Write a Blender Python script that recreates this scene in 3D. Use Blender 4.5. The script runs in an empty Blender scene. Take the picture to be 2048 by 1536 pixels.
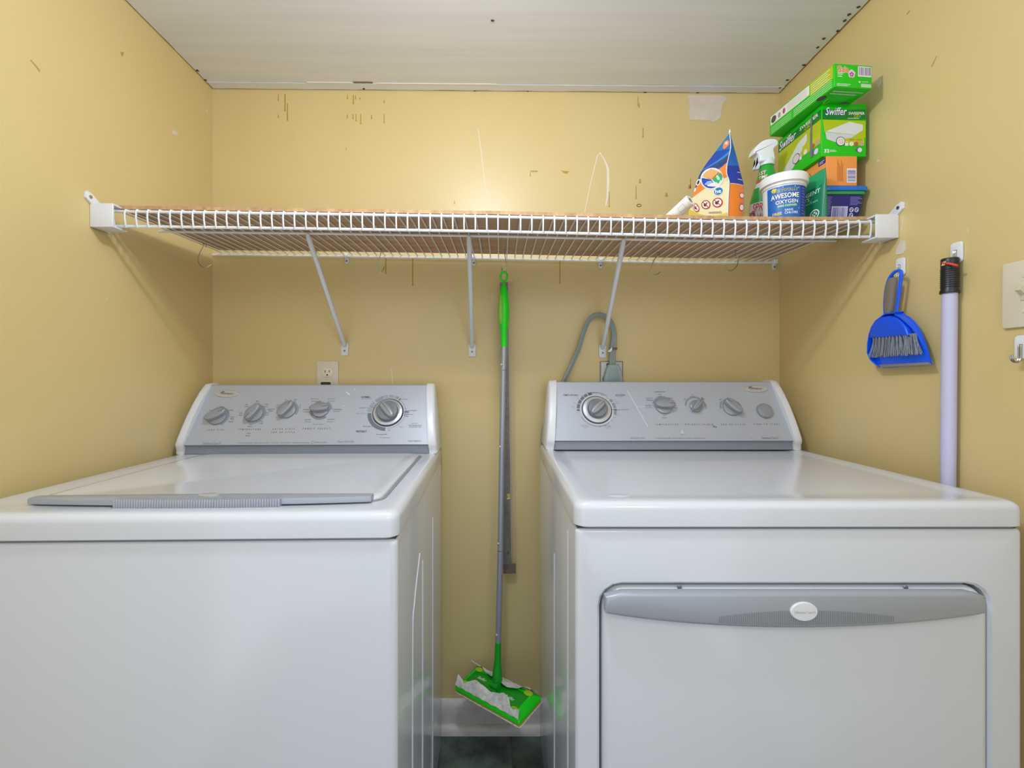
import bpy, bmesh, math, random
from mathutils import Vector, Matrix

R = random.Random(11)
SC = bpy.context.scene
COL = SC.collection
PI = math.pi

# ------------------------------------------------------------------ camera, light, exposure
F, CX, CY = 920.0, 1000.0, 757.0          # focal length and principal point of the 2048x1536 photograph
CAM = Vector((0.0, 0.0, 1.115))
cd = bpy.data.cameras.new('camera')
cd.sensor_width = 36.0
cd.lens = F / 2048 * 36.0
cd.shift_x = (1024 - CX) / 2048
cd.shift_y = -(768 - CY) / 2048
cd.clip_start = 0.02
cam = bpy.data.objects.new('camera', cd)
cam.location = CAM
cam.rotation_euler = (PI / 2, 0, 0)
COL.objects.link(cam)
SC.camera = cam

w = bpy.data.worlds.new('room_beyond')
SC.world = w
w.use_nodes = True
bg = w.node_tree.nodes['Background']
bg.inputs[0].default_value = (0.86, 0.92, 1.0, 1)
bg.inputs[1].default_value = 0.82

def lamp(name, loc, watts, radius, col):
    l = bpy.data.lights.new(name, 'POINT')
    l.energy = watts
    l.shadow_soft_size = radius
    l.color = col
    o = bpy.data.objects.new(name, l)
    o.location = loc
    COL.objects.link(o)
    return o
lamp('ceiling_lamp', (-0.08, 0.56, 1.90), 9.4, 0.032, (0.90, 0.95, 1.0))
lamp('fill_lamp', (0.45, -0.75, 2.0), 8.0, 0.12, (0.90, 0.955, 1.0))  # added fill behind the camera to brighten the fronts, not a real fixture

SC.view_settings.view_transform = 'Standard'
SC.view_settings.look = 'None'
SC.view_settings.gamma = 1.0
SC.view_settings.use_curve_mapping = False
SC.view_settings.exposure = 0.62

# ------------------------------------------------------------------ helpers: points
def at(px, py, Y):
    return Vector(((px - CX) * Y / F, Y, CAM.z - (py - CY) * Y / F))
def on_x(px, py, X):
    return at(px, py, X * F / (px - CX))
def hit(px, py, P, N):
    d = Vector(((px - CX) / F, 1, (CY - py) / F))
    t = (P - CAM).dot(N) / d.dot(N)
    return CAM + d * t

# ------------------------------------------------------------------ helpers: materials
def lin(c):
    return c / 12.92 if c <= 0.04045 else ((c + 0.055) / 1.055) ** 2.4
def rgb(h):
    h = h.lstrip('#')
    return tuple(lin(int(h[i:i + 2], 16) / 255) for i in (0, 2, 4)) + (1.0,)
_M = {}
def mat(name, col, rough=0.5, metal=0.0, coat=0.0, noise=None, bump=None, trans=0.0, alpha=1.0, spec=0.5, sheen=0.0):
    """principled material; noise=(scale xyz, dark factor) varies colour, bump=(scale xyz, strength)"""
    if name in _M:
        return _M[name]
    m = bpy.data.materials.new(name)
    m.use_nodes = True
    nt = m.node_tree
    b = nt.nodes['Principled BSDF']
    c = rgb(col) if isinstance(col, str) else tuple(col) + (1.0,)
    b.inputs['Base Color'].default_value = c
    b.inputs['Roughness'].default_value = rough
    b.inputs['Metallic'].default_value = metal
    b.inputs['Coat Weight'].default_value = coat
    b.inputs['Coat Roughness'].default_value = 0.08
    b.inputs['Transmission Weight'].default_value = trans
    b.inputs['Alpha'].default_value = alpha
    b.inputs['Specular IOR Level'].default_value = spec
    m.diffuse_color = c
    if noise or bump:
        tc = nt.nodes.new('ShaderNodeTexCoord')
    if noise:
        mp = nt.nodes.new('ShaderNodeMapping')
        mp.inputs['Scale'].default_value = noise[0]
        nz = nt.nodes.new('ShaderNodeTexNoise')
        nz.inputs['Scale'].default_value = 1.0
        nz.inputs['Detail'].default_value = 6.0
        nz.inputs['Roughness'].default_value = 0.6
        rp = nt.nodes.new('ShaderNodeValToRGB')
        k = noise[1]
        rp.color_ramp.elements[0].position = 0.3
        rp.color_ramp.elements[1].position = 0.7
        if isinstance(k, str):
            rp.color_ramp.elements[0].color = rgb(k)
        else:
            rp.color_ramp.elements[0].color = (c[0] * k, c[1] * k, c[2] * k, 1)
        rp.color_ramp.elements[1].color = c
        nt.links.new(tc.outputs['Object'], mp.inputs[0])
        nt.links.new(mp.outputs[0], nz.inputs['Vector'])
        nt.links.new(nz.outputs['Fac'], rp.inputs[0])
        nt.links.new(rp.outputs[0], b.inputs['Base Color'])
    if bump:
        mp2 = nt.nodes.new('ShaderNodeMapping')
        mp2.inputs['Scale'].default_value = bump[0]
        n2 = nt.nodes.new('ShaderNodeTexNoise')
        n2.inputs['Scale'].default_value = 1.0
        n2.inputs['Detail'].default_value = 4.0
        bp = nt.nodes.new('ShaderNodeBump')
        bp.inputs['Strength'].default_value = bump[1]
        bp.inputs['Distance'].default_value = 0.002
        nt.links.new(tc.outputs['Object'], mp2.inputs[0])
        nt.links.new(mp2.outputs[0], n2.inputs['Vector'])
        nt.links.new(n2.outputs['Fac'], bp.inputs['Height'])
        nt.links.new(bp.outputs[0], b.inputs['Normal'])
    _M[name] = m
    return m
def ink(h, rough=0.4):
    return mat('ink_' + h.lstrip('#'), h, rough)

WALL = mat('yellow_wall_paint', '#dac58e', 0.34, noise=((1.7, 1.7, 1.3), '#d5be82'), bump=((160, 160, 160), 0.06))
CEIL = mat('painted_plywood', '#eaf1ff', 0.6, noise=((1.6, 34, 20), '#e0e8f8'), bump=((3, 70, 20), 0.2))
DARKGAP = mat('dark_gap', '#2a211a', 0.9)
BASEP = mat('baseboard_paint', '#dcd8d2', 0.4, noise=((9, 9, 14), '#bdb4aa'))
TILE = mat('slate_tile', '#5d6a63', 0.3, noise=((13, 13, 13), '#1d2223'), bump=((40, 40, 40), 0.3))
TILE2 = mat('slate_tile_green', '#6a7a70', 0.3, noise=((9, 9, 9), '#1b2021'), bump=((40, 40, 40), 0.3))
GROUT = mat('tile_joint', '#8a857a', 0.8)
ENAMEL = mat('white_enamel', '#d7dae1', 0.2, coat=0.5)
WPLASTIC = mat('white_plastic', '#e2e3e6', 0.3)
CONSOLE = mat('silver_console', '#b6bac3', 0.38, metal=0.25)
BAND = mat('console_band', '#8e959f', 0.35, metal=0.25)
KNOB = mat('knob_grey', '#97999d', 0.32, metal=0.2)
KNOBD = mat('knob_dark', '#7d8086', 0.35, metal=0.2)
CHROME = mat('chrome', '#d8d8da', 0.12, metal=1.0)
BADGE = mat('badge_silver', '#c9c8c6', 0.25, metal=0.4)
HANDLE = mat('handle_grey', '#a6abb5', 0.33, metal=0.25)
BLACK = mat('black_plastic', '#1b1b1d', 0.4)
DARK = mat('dark_recess', '#33353a', 0.6)
WIRE = mat('white_vinyl_wire', '#e6e7ea', 0.35)
BRACE = mat('white_brace', '#d9dce2', 0.35)
CARD = mat('brown_board', '#cdab8b', 0.75, noise=((3, 70, 20), '#b08d70'))
CARDE = mat('tan_board', '#d0ab80', 0.75, noise=((60, 8, 20), '#a67f58'))
STEEL = mat('hook_steel', '#b5b3ae', 0.22, metal=1.0)
ALMOND = mat('almond_plastic', '#d9cfb8', 0.35)
SLOT = mat('outlet_slot', '#241d18', 0.7)
CORD = mat('grey_cord', '#8f9a98', 0.45)
PLUG = mat('grey_plug', '#94a3a2', 0.45)
GREEN = mat('mop_green', '#10dc14', 0.35)
GREEND = mat('mop_green_dark', '#0ba01a', 0.4)
LIME = mat('mop_lime', '#86c040', 0.45)
YLIME = mat('mop_gripper', '#a6cf1d', 0.5)
ALU = mat('pole_grey', '#a3a8b3', 0.28, metal=0.45)
CLOTH = mat('white_cloth', '#ece8e2', 0.9, noise=((90, 90, 90), '#bdb9b0'), bump=((300, 300, 300), 0.4))
RULER = mat('worn_ruler', '#8b8680', 0.45, metal=0.35, noise=((30, 30, 9), '#6f675f'))
SLEEVE = mat('clear_sleeve', '#cdbb9c', 0.2, alpha=0.15)
BLUE = mat('dustpan_blue', '#0a5cf2', 0.32)
BLUED = mat('brush_blue', '#0a54e6', 0.35)
GREYRUB = mat('grey_rubber', '#7f7668', 0.6)
BRIST = mat('grey_bristle', '#a9aeb8', 0.7, noise=((500, 500, 20), '#6c7079'))
LAV = mat('lavender_pole', '#c3c2de', 0.35)
RED = mat('red_string', '#d8402c', 0.6)
DRIP = mat('olive_drip', '#b5963a', 0.35)
SPACKLE = mat('spackle', '#dfd5cb', 0.8, noise=((25, 25, 25), '#d2c3ae'))
SCRATCH = mat('white_scratch', '#e8e2d2', 0.7)

# ------------------------------------------------------------------ helpers: geometry
class MB:
    def __init__(s):
        s.v, s.f, s.m, s.mi = [], [], [], 0
    def add(s, vs, fs):
        b = len(s.v)
        s.v += [Vector(v) for v in vs]
        s.f += [tuple(i + b for i in f) for f in fs]
        s.m += [s.mi] * len(fs)
    def rings(s, loops, cap0=True, cap1=True, closed=True):
        n = len(loops[0])
        vs = [p for l in loops for p in l]
        fs = []
        for k in range(len(loops) - 1):
            for i in range(n if closed else n - 1):
                j = (i + 1) % n
                fs.append((k * n + i, k * n + j, (k + 1) * n + j, (k + 1) * n + i))
        if cap0:
            fs.append(tuple(range(n - 1, -1, -1)))
        if cap1:
            b = (len(loops) - 1) * n
            fs.append(tuple(b + i for i in range(n)))
        s.add(vs, fs)
    def rbox(s, x0, x1, y0, y1, z0, z1, r=0.002, M=None, seg=2, cr=None, taper=0.0):
        cr = r if cr is None else cr
        loops = []
        prof = []
        if r > 0:
            for k in range(seg + 1):
                a = k / seg * PI / 2
                prof.append((r * (1 - math.sin(a)), z0 + r * (1 - math.cos(a))))
            for k in range(seg + 1):
                a = k / seg * PI / 2
                prof.append((r * (1 - math.cos(a)), z1 - r * (1 - math.sin(a))))
        else:
            prof = [(0, z0), (0, z1)]
        for ins, z in prof:
            i2 = ins + taper * (z1 - z) / max(1e-6, z1 - z0)
            l = [Vector((x, y, z)) for x, y in rrect(x0 + i2, x1 - i2, y0 + i2, y1 - i2, max(0.0004, cr - ins * 0.6))]
            loops.append([M @ p for p in l] if M else l)
        s.rings(loops)
    def tube(s, pts, r, n=8, closed=False, flat=None, up=None):
        pts = [Vector(p) for p in pts]
        m = len(pts)
        rad = r if isinstance(r, (list, tuple)) else [r] * m
        t0 = (pts[1] - pts[0]).normalized()
        nrm = up.copy() if up is not None else t0.orthogonal()
        loops = []
        for i in range(m):
            if closed:
                t = (pts[(i + 1) % m] - pts[i - 1])
            else:
                t = pts[min(i + 1, m - 1)] - pts[max(i - 1, 0)]
            t.normalize()
            nrm = nrm - t * nrm.dot(t)
            if nrm.length < 1e-6:
                nrm = t.orthogonal()
            nrm.normalize()
            bn = t.cross(nrm)
            k = flat if flat else 1.0
            loops.append([pts[i] + (nrm * math.cos(a) + bn * math.sin(a) * k) * rad[i] for a in [2 * PI * q / n for q in range(n)]])
        if closed:
            loops.append(loops[0])
            s.rings(loops, False, False)
        else:
            s.rings(loops)
    def lathe(s, prof, M, n=24, sx=1.0, sy=1.0, cap0=True, cap1=True):
        s.rings([[M @ Vector((r * sx * math.cos(2 * PI * q / n), r * sy * math.sin(2 * PI * q / n), z)) for q in range(n)] for r, z in prof], cap0, cap1)
    def prism(s, poly, ext, r=0.0, seg=2, both=False):
        """planar outline (3-D points) extruded by the vector ext; r rounds the far rim (both: the near one too)"""
        poly = [Vector(p) for p in poly]
        ext = Vector(ext)
        d = ext.normalized()
        L = ext.length
        prof = []
        if both and r:
            prof += [(r * (1 - math.sin(k / seg * PI / 2)), r * (1 - math.cos(k / seg * PI / 2))) for k in range(seg + 1)]
        else:
            prof.append((0, 0))
        if r:
            prof += [(r * (1 - math.cos(k / seg * PI / 2)), L - r * (1 - math.sin(k / seg * PI / 2))) for k in range(seg + 1)]
        else:
            prof.append((0, L))
        s.rings([[p + d * h for p in inset(poly, i, d)] for i, h in prof])
def inset(poly, k, d):
    if abs(k) < 1e-9:
        return [p.copy() for p in poly]
    n = len(poly)
    area = Vector((0, 0, 0))
    for i in range(n):
        area += poly[i].cross(poly[(i + 1) % n])
    sg = 1 if area.dot(d) > 0 else -1
    out = []
    for i in range(n):
        a = (poly[i] - poly[i - 1]).normalized()
        b = (poly[(i + 1) % n] - poly[i]).normalized()
        na = d.cross(a) * sg
        nb = d.cross(b) * sg
        v = na + nb
        if v.length < 1e-6:
            v = na
        v.normalize()
        out.append(poly[i] + v * (k / max(0.45, v.dot(na))))
    return out
def rrect(x0, x1, y0, y1, r, n=4):
    r = min(r, (x1 - x0) / 2 - 1e-5, (y1 - y0) / 2 - 1e-5)
    out = []
    for cx, cy, a0 in ((x1 - r, y0 + r, -PI / 2), (x1 - r, y1 - r, 0), (x0 + r, y1 - r, PI / 2), (x0 + r, y0 + r, PI)):
        for k in range(n + 1):
            a = a0 + k / n * PI / 2
            out.append((cx + r * math.cos(a), cy + r * math.sin(a)))
    return out
def smoothpath(pts, k=6):
    """Catmull-Rom through the points"""
    P = [Vector(p) for p in pts]
    P = [P[0] * 2 - P[1]] + P + [P[-1] * 2 - P[-2]]
    out = []
    for i in range(1, len(P) - 2):
        for q in range(k):
            t = q / k
            out.append(0.5 * ((2 * P[i]) + (P[i + 1] - P[i - 1]) * t + (2 * P[i - 1] - 5 * P[i] + 4 * P[i + 1] - P[i + 2]) * t * t + (3 * P[i] - P[i - 1] - 3 * P[i + 1] + P[i + 2]) * t ** 3))
    out.append(P[-2])
    return out
def closedpath(pts, k=4):
    P = [Vector(p) for p in pts]
    n = len(P)
    out = []
    for i in range(n):
        a, b, c, d = P[i - 1], P[i], P[(i + 1) % n], P[(i + 2) % n]
        for q in range(k):
            t = q / k
            out.append(0.5 * ((2 * b) + (c - a) * t + (2 * a - 5 * b + 4 * c - d) * t * t + (3 * b - a - 3 * c + d) * t ** 3))
    return out

# ------------------------------------------------------------------ helpers: objects
W = {}
def tag(o, label=None, cat=None, group=None, kind=None):
    if label: o['label'] = label
    if cat: o['category'] = cat
    if group: o['group'] = group
    if kind: o['kind'] = kind
    return o
def obj(name, mb, material, parent=None, smooth=40, solid=True, origin=None):
    bm = bmesh.new()
    lo = [min(v[i] for v in mb.v) for i in range(3)]
    hi = [max(v[i] for v in mb.v) for i in range(3)]
    if parent is not None:
        inv = W[parent.name].inverted()
        org = inv @ Vector([(a + b) / 2 for a, b in zip(lo, hi)])
    else:
        inv = Matrix.Identity(4)
        org = origin if origin else Vector(((lo[0] + hi[0]) / 2, (lo[1] + hi[1]) / 2, lo[2]))
    vs = [bm.verts.new(inv @ v - org) for v in mb.v]
    for f, mi in zip(mb.f, mb.m):
        try:
            fc = bm.faces.new([vs[i] for i in f])
            fc.material_index = mi
        except ValueError:
            pass
    if solid:
        bmesh.ops.recalc_face_normals(bm, faces=bm.faces[:])
    me = bpy.data.meshes.new(name)
    bm.to_mesh(me)
    bm.free()
    for m in (material if isinstance(material, (list, tuple)) else [material]):
        me.materials.append(m)
    if smooth:
        me.shade_smooth()
        me.set_sharp_from_angle(angle=math.radians(smooth))
    o = bpy.data.objects.new(name, me)
    COL.objects.link(o)
    o.location = org
    if parent is not None:
        o.parent = parent
        W[o.name] = W[parent.name] @ Matrix.Translation(org)
    else:
        W[o.name] = Matrix.Translation(org)
    return o
def thing(name, label, cat, loc=(0, 0, 0), rz=0.0, group=None):
    o = bpy.data.objects.new(name, None)
    o.empty_display_size = 0.05
    COL.objects.link(o)
    o.location = loc
    o.rotation_euler = (0, 0, rz)
    W[o.name] = Matrix.Translation(loc) @ Matrix.Rotation(rz, 4, 'Z')
    return tag(o, label, cat, group)
def copy_part(src, parent, world_shift):
    c = src.copy()
    COL.objects.link(c)
    c.parent = parent
    c.location = src.location + (W[parent.name].inverted().to_3x3() @ Vector(world_shift))
    W[c.name] = W[parent.name] @ Matrix.Translation(c.location)
    return c

# ------------------------------------------------------------------ helpers: print and lettering
_T = {}
def glyphs(s, shear=0.0, bold=0.0, space=1.0):
    key = (s, shear, bold, space)
    if key in _T:
        return _T[key]
    cu = bpy.data.curves.new('lettering', 'FONT')
    cu.body = s
    cu.shear = shear
    cu.offset = bold
    cu.space_character = space
    cu.resolution_u = 2
    ob = bpy.data.objects.new('lettering', cu)
    COL.objects.link(ob)
    dg = bpy.context.evaluated_depsgraph_get()
    ev = ob.evaluated_get(dg)
    me = ev.to_mesh()
    vs = [(v.co.x, v.co.y) for v in me.vertices]
    fs = [tuple(p.vertices) for p in me.polygons]
    ev.to_mesh_clear()
    bpy.data.objects.remove(ob)
    bpy.data.curves.remove(cu)
    x0, x1 = min(v[0] for v in vs), max(v[0] for v in vs)
    y0, y1 = min(v[1] for v in vs), max(v[1] for v in vs)
    vs = [((x - (x0 + x1) / 2) / (x1 - x0), (y - (y0 + y1) / 2) / (y1 - y0)) for x, y in vs]
    _T[key] = (vs, fs)
    return _T[key]
class Print:
    """flat ink on a surface; fn(u, v, h) gives the world point h metres above the surface"""
    def __init__(s, fn, step=0.0002):
        s.fn, s.step = fn, step
        s.mb = MB()
        s.mats = []
    def ink(s, c):
        m = c if not isinstance(c, str) else ink(c)
        if m not in s.mats:
            s.mats.append(m)
        s.mb.mi = s.mats.index(m)
    def put(s, vs, fs, c, L):
        s.ink(c)
        s.mb.add([s.fn(u, v, s.step * L) for u, v in vs], fs)
    def poly(s, pts, c, L=1):
        s.put(pts, [tuple(range(len(pts)))], c, L)
    def rect(s, u0, v0, u1, v1, c, L=1, nu=1, nv=1):
        vs = [(u0 + (u1 - u0) * i / nu, v0 + (v1 - v0) * j / nv) for j in range(nv + 1) for i in range(nu + 1)]
        fs = [(j * (nu + 1) + i, j * (nu + 1) + i + 1, (j + 1) * (nu + 1) + i + 1, (j + 1) * (nu + 1) + i) for j in range(nv) for i in range(nu)]
        s.put(vs, fs, c, L)
    def ell(s, cu, cv, ru, rv, c, L=1, n=20):
        s.poly([(cu + ru * math.cos(2 * PI * k / n), cv + rv * math.sin(2 * PI * k / n)) for k in range(n)], c, L)
    def arc(s, cu, cv, r0, r1, a0, a1, c, L=1, n=14, k=1.0):
        vs, fs = [], []
        for i in range(n + 1):
            a = math.radians(a0 + (a1 - a0) * i / n)
            vs += [(cu + r0 * math.cos(a), cv + r0 * k * math.sin(a)), (cu + r1 * math.cos(a), cv + r1 * k * math.sin(a))]
        for i in range(n):
            fs.append((2 * i, 2 * i + 1, 2 * i + 3, 2 * i + 2))
        s.put(vs, fs, c, L)
    def line(s, p, q, w, c, L=1):
        a, b = Vector(p), Vector(q)
        d = (b - a).normalized()
        n = Vector((-d.y, d.x)) * w / 2
        s.poly([tuple(a + n), tuple(b + n), tuple(b - n), tuple(a - n)], c, L)
    def text(s, t, cu, cv, wd, ht, c, L=2, rot=0.0, shear=0.0, bold=0.0, space=1.0):
        vs, fs = glyphs(t, shear, bold, space)
        ca, sa = math.cos(math.radians(rot)), math.sin(math.radians(rot))
        s.put([(cu + x * wd * ca - y * ht * sa, cv + x * wd * sa + y * ht * ca) for x, y in vs], fs, c, L)
    def barcode(s, u0, v0, u1, v1, L=2, vert=True, panel='#e8e6ea', bar='#3c3a55', seed=3):
        s.rect(u0, v0, u1, v1, panel, L)
        q = random.Random(seed)
        t = 0.08
        while t < 0.9:
            wd = q.choice((0.02, 0.035, 0.05))
            if vert:
                s.rect(u0 + (u1 - u0) * t, v0 + (v1 - v0) * 0.14, u0 + (u1 - u0) * (t + wd), v0 + (v1 - v0) * 0.92, bar, L + 1)
            else:
                s.rect(u0 + (u1 - u0) * 0.08, v0 + (v1 - v0) * t, u0 + (u1 - u0) * 0.92, v0 + (v1 - v0) * (t + wd), bar, L + 1)
            t += wd + q.choice((0.025, 0.035, 0.05))
    def build(s, name, parent):
        return obj(name, s.mb, s.mats, parent, smooth=0, solid=False)

# ------------------------------------------------------------------ the room
XL, XR, YB, YF = -0.915, 0.89, 1.465, -0.25
def zc(x):
    return 2.030 - 0.0083 * x
def slab(name, x0, x1, y0, y1, z0, z1, m, parent=None, r=0.0):
    mb = MB()
    if r:
        mb.rbox(x0, x1, y0, y1, z0, z1, r)
    else:
        mb.rings([[Vector((x0, y0, z)), Vector((x1, y0, z)), Vector((x1, y1, z)), Vector((x0, y1, z))] for z in (z0, z1)])
    return obj(name, mb, m, parent, smooth=30 if r else 0)
floor = tag(slab('floor', XL - 0.1, XR + 0.1, -1.4, YB + 0.1, -0.08, -0.0035, GROUT), 'dark slate look tile floor', None, None, 'structure')
wall_back = tag(slab('wall_back', XL - 0.1, XR + 0.1, YB, YB + 0.1, -0.0035, 2.12, WALL), 'yellow painted back wall with olive drips', None, None, 'structure')
wall_left = tag(slab('wall_left', XL - 0.1, XL, YF, YB, -0.0035, 2.12, WALL), 'yellow painted left wall', None, None, 'structure')
wall_right = tag(slab('wall_right', XR, XR + 0.1, YF, YB, -0.0035, 2.12, WALL), 'yellow painted right wall with hooks and spackle', None, None, 'structure')

# floor tiles
xs = [XL, -0.879, -0.574, -0.269, 0.036, 0.341, 0.646, XR]
ys = [YB, 1.24, 0.935, 0.63, 0.325, 0.02, -0.285, -0.59]
for i in range(len(xs) - 1):
    for j in range(len(ys) - 1):
        mb = MB()
        mb.rbox(xs[i] + 0.001, xs[i + 1] - 0.001, ys[j + 1] + 0.001, ys[j] - 0.001, -0.0035, 0.0, 0.0008, seg=1)
        obj('tile', mb, TILE if (i * 3 + j) % 3 else TILE2, floor)

# ceiling: dark cavity above, painted plywood sheet below, narrow strip along the back wall
mb = MB()
mb.rings([[Vector((x, y, z)) for x, y in ((XL - 0.1, YF), (XR + 0.1, YF), (XR + 0.1, YB + 0.1), (XL - 0.1, YB + 0.1))] for z in (2.12, 2.18)])
ceiling = tag(obj('ceiling', mb, DARKGAP, smooth=0), 'white painted plywood ceiling with rough edges', None, None, 'structure')
def ceil_piece(name, x0, x1, y0, y1, dz, th, m, wob=0.0, n=40, parent=ceiling):
    """flat piece under the ceiling, its edges along the walls cut a little unevenly"""
    q = random.Random(len(name) + int(x0 * 100))
    top, bot = [], []
    edge = []
    for k in range(n + 1):
        edge.append((x0 + (x1 - x0) * k / n, y0))
    for k in range(1, n + 1):
        edge.append((x1 + (q.uniform(-wob, 0) if wob else 0), y0 + (y1 - y0) * k / n))
    for k in range(1, n + 1):
        edge.append((x1 + (x0 - x1) * k / n, y1 + (q.uniform(-wob, wob * 0.3) if wob else 0)))
    for k in range(1, n):
        edge.append((x0 + (q.uniform(0, wob) if wob else 0), y1 + (y0 - y1) * k / n))
    mb = MB()
    mb.rings([[Vector((x, y, zc(x) + dz + h)) for x, y in edge] for h in (0.0, th)])
    return obj(name, mb, m, parent, smooth=0)
ceil_piece('plywood_sheet', XL + 0.0025, XR - 0.004, YF, 1.4305, 0.0, 0.05, CEIL, 0.0022, 50)
ceil_piece('plywood_strip', XL + 0.003, XR - 0.004, 1.431, YB - 0.003, -0.0012, 0.05, CEIL, 0.0025, 60)
ceil_piece('filler_strip', -0.60, -0.46, 1.4265, 1.4335, -0.0016, 0.003, mat('white_filler', '#ecebe8', 0.7), 0.0015, 12)
ceil_piece('filler_strip', -0.385, -0.01, 1.4285, 1.4325, -0.0016, 0.003, _M['white_filler'], 0.001, 20)
ceil_piece('bare_patch', -0.455, -0.395, 1.4225, 1.431, -0.0008, 0.003, mat('bare_wood', '#8d7f74', 0.8), 0.002, 9)
mb = MB()
q = random.Random(5)
for px, py in ((728, 178), (950, 184), (1055, 185), (1140, 187), (1290, 186), (1395, 186), (1575, 161), (1608, 131), (1635, 96), (1648, 78), (1675, 63), (1690, 42), (1698, 30), (1717, 15), (395, 142), (411, 161), (985, 42), (1560, 176)):
    p = hit(px, py, Vector((0, 0, 2.028)), Vector((0.0083, 0, 1)))
    a = q.uniform(0, 6)
    for k in range(2):
        pts = [Vector((p.x + (0.0045 * math.cos(t + a)) * q.uniform(0.6, 1.3), p.y + 0.004 * math.sin(t + a) * q.uniform(0.5, 1.2), zc(p.x) - 0.0017)) for t in [i * PI / 4 for i in range(8)]]
    mb.prism(pts, (0, 0, 0.002))
tag(obj('nail_dents', mb, mat('dent', '#4d4a48', 0.9), ceiling, smooth=0), kind='stuff')

# baseboards
def baseboard(name, x0, x1, y0, y1, axis):
    mb = MB()
    prof = [(0.0, 0.0), (0.014, 0.0), (0.014, 0.075), (0.011, 0.085), (0.006, 0.094), (0.0, 0.097)]
    rnd = [(0.014 + 0.0001, 0.0)] + [(0.014 + 0.018 * math.cos(a), 0.026 * math.sin(a)) for a in [k * PI / 12 for k in range(7)]]
    res = []
    for P in (prof, rnd):
        mb = MB()
        if axis == 'x':
            mb.rings([[Vector((x, YB - d, z)) for d, z in P] for x in (x0, x1)])
        elif axis == 'l':
            mb.rings([[Vector((XL + d, y, z)) for d, z in P] for y in (y0, y1)])
        else:
            mb.rings([[Vector((XR - d, y, z)) for d, z in P] for y in (y0, y1)])
        res.append(mb)
    o = tag(obj(name, res[0], BASEP), None, None, None, 'structure')
    obj('quarter_round', res[1], BASEP, o)
    return o
baseboard('baseboard_back', XL, XR, 0, 0, 'x')['label'] = 'scuffed white baseboard along the back wall'
baseboard('baseboard_left', 0, 0, YF, YB - 0.033, 'l')['label'] = 'white baseboard along the left wall'
baseboard('baseboard_right', 0, 0, 1.30, YB - 0.033, 'r')['label'] = 'white baseboard along the right wall'

# marks on the walls
def mark_back(name, pts, m, th=0.0005):
    mb = MB()
    mb.prism([at(x, y, YB) for x, y in pts], (0, -th, 0))
    return obj(name, mb, m, wall_back, smooth=0)
def drip(px, y0, y1, wpx=1.7):
    mark_back('paint_drip', [(px - wpx * .45, y0), (px + wpx * .45, y0), (px + wpx * .5, y1 - 4 if y1 - y0 > 8 else (y0 + y1) / 2), (px + wpx * .85, y1 - 1.5), (px, y1), (px - wpx * .85, y1 - 1.5), (px - wpx * .5, y1 - 4 if y1 - y0 > 8 else (y0 + y1) / 2)], DRIP)
for d in ((556.8, 189, 202), (570, 188, 223, 2.6), (575, 207, 242, 2.2), (556.8, 229, 236), (695, 190, 199), (706.8, 190, 209, 2.2), (711, 190, 199), (720, 195, 199.5), (768.3, 200, 207), (694.5, 229, 237), (706, 228, 239), (712, 228, 243.5), (721.4, 228, 249), (743, 230, 239), (768.3, 228, 247), (1276, 193, 213), (1278.5, 207, 216), (1286, 256, 276, 2), (1060.5, 343, 353), (1272, 372, 399), (1218.5, 384, 415), (1381, 357, 377), (771.6, 512, 548, 2.4), (825.3, 513, 572, 2.4), (1119.7, 519, 568, 2.4), (909, 402, 409), (692.5, 296, 300), (1379, 370, 378, 4), (1280, 358, 367, 3), (1333, 386, 394, 4)):
    drip(*d)
mark_back('paint_drip', [(1061, 341), (1076, 341), (1075, 344.5), (1062, 344)], DRIP)
mark_back('paint_drip', [(1122, 341), (1139, 343), (1133, 348), (1127, 346)], DRIP)
def stroke(pts, wpx):
    n = len(pts)
    L, Rr = [], []
    for i in range(n):
        a, b = Vector(pts[max(0, i - 1)]), Vector(pts[min(n - 1, i + 1)])
        d = (b - a).normalized()
        k = wpx[i] / 2 if isinstance(wpx, list) else wpx / 2
        L.append((pts[i][0] - d.y * k, pts[i][1] + d.x * k))
        Rr.append((pts[i][0] + d.y * k, pts[i][1] - d.x * k))
    mb = MB()
    mb.prism([at(x, y, YB) for x, y in L + Rr[::-1]], (0, -0.0004, 0))
    obj('scratch', mb, SCRATCH, wall_back, smooth=0)
stroke([(956.2, 258), (959, 278), (963, 310), (967, 345), (972, 380), (981, 420)], 1.1)
stroke([(1169.5, 424), (1180, 372), (1190, 330), (1195, 312), (1199.5, 305.5), (1208, 318), (1213, 329), (1216, 340), (1216.3, 362), (1215, 392), (1211.5, 412)], [1.2, 1.2, 1.6, 2.2, 2.6, 2, 3, 4.5, 4.5, 3.5, 2])
stroke([(640, 723), (641, 765)], 0.9)
stroke([(783, 735), (785, 768)], 0.9)
mark_back('spackle_patch', [(1374.5, 190.5), (1450, 192), (1454, 199), (1448, 205), (1444, 210), (1441, 236), (1436, 240), (1425, 246), (1419, 242), (1400, 240), (1379, 241), (1377.5, 222), (1380, 208)], SPACKLE, 0.0012)
mb = MB()
c = at(1278, 411, YB)
mb.tube([c + Vector((0.007 * math.cos(a), -0.0005, 0.004 * math.sin(a))) for a in [k * PI / 8 for k in range(16)]], 0.0012, 5, closed=True)
obj('ring_stain', mb, mat('brown_stain', '#8d6a44', 0.6), wall_back)
def mark_side(name, pts, m, wall, X, th=0.0005):
    mb = MB()
    mb.prism([on_x(x, y, X) for x, y in pts], (-th if X > 0 else th, 0, 0))
    return obj(name, mb, m, wall, smooth=0)
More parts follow.
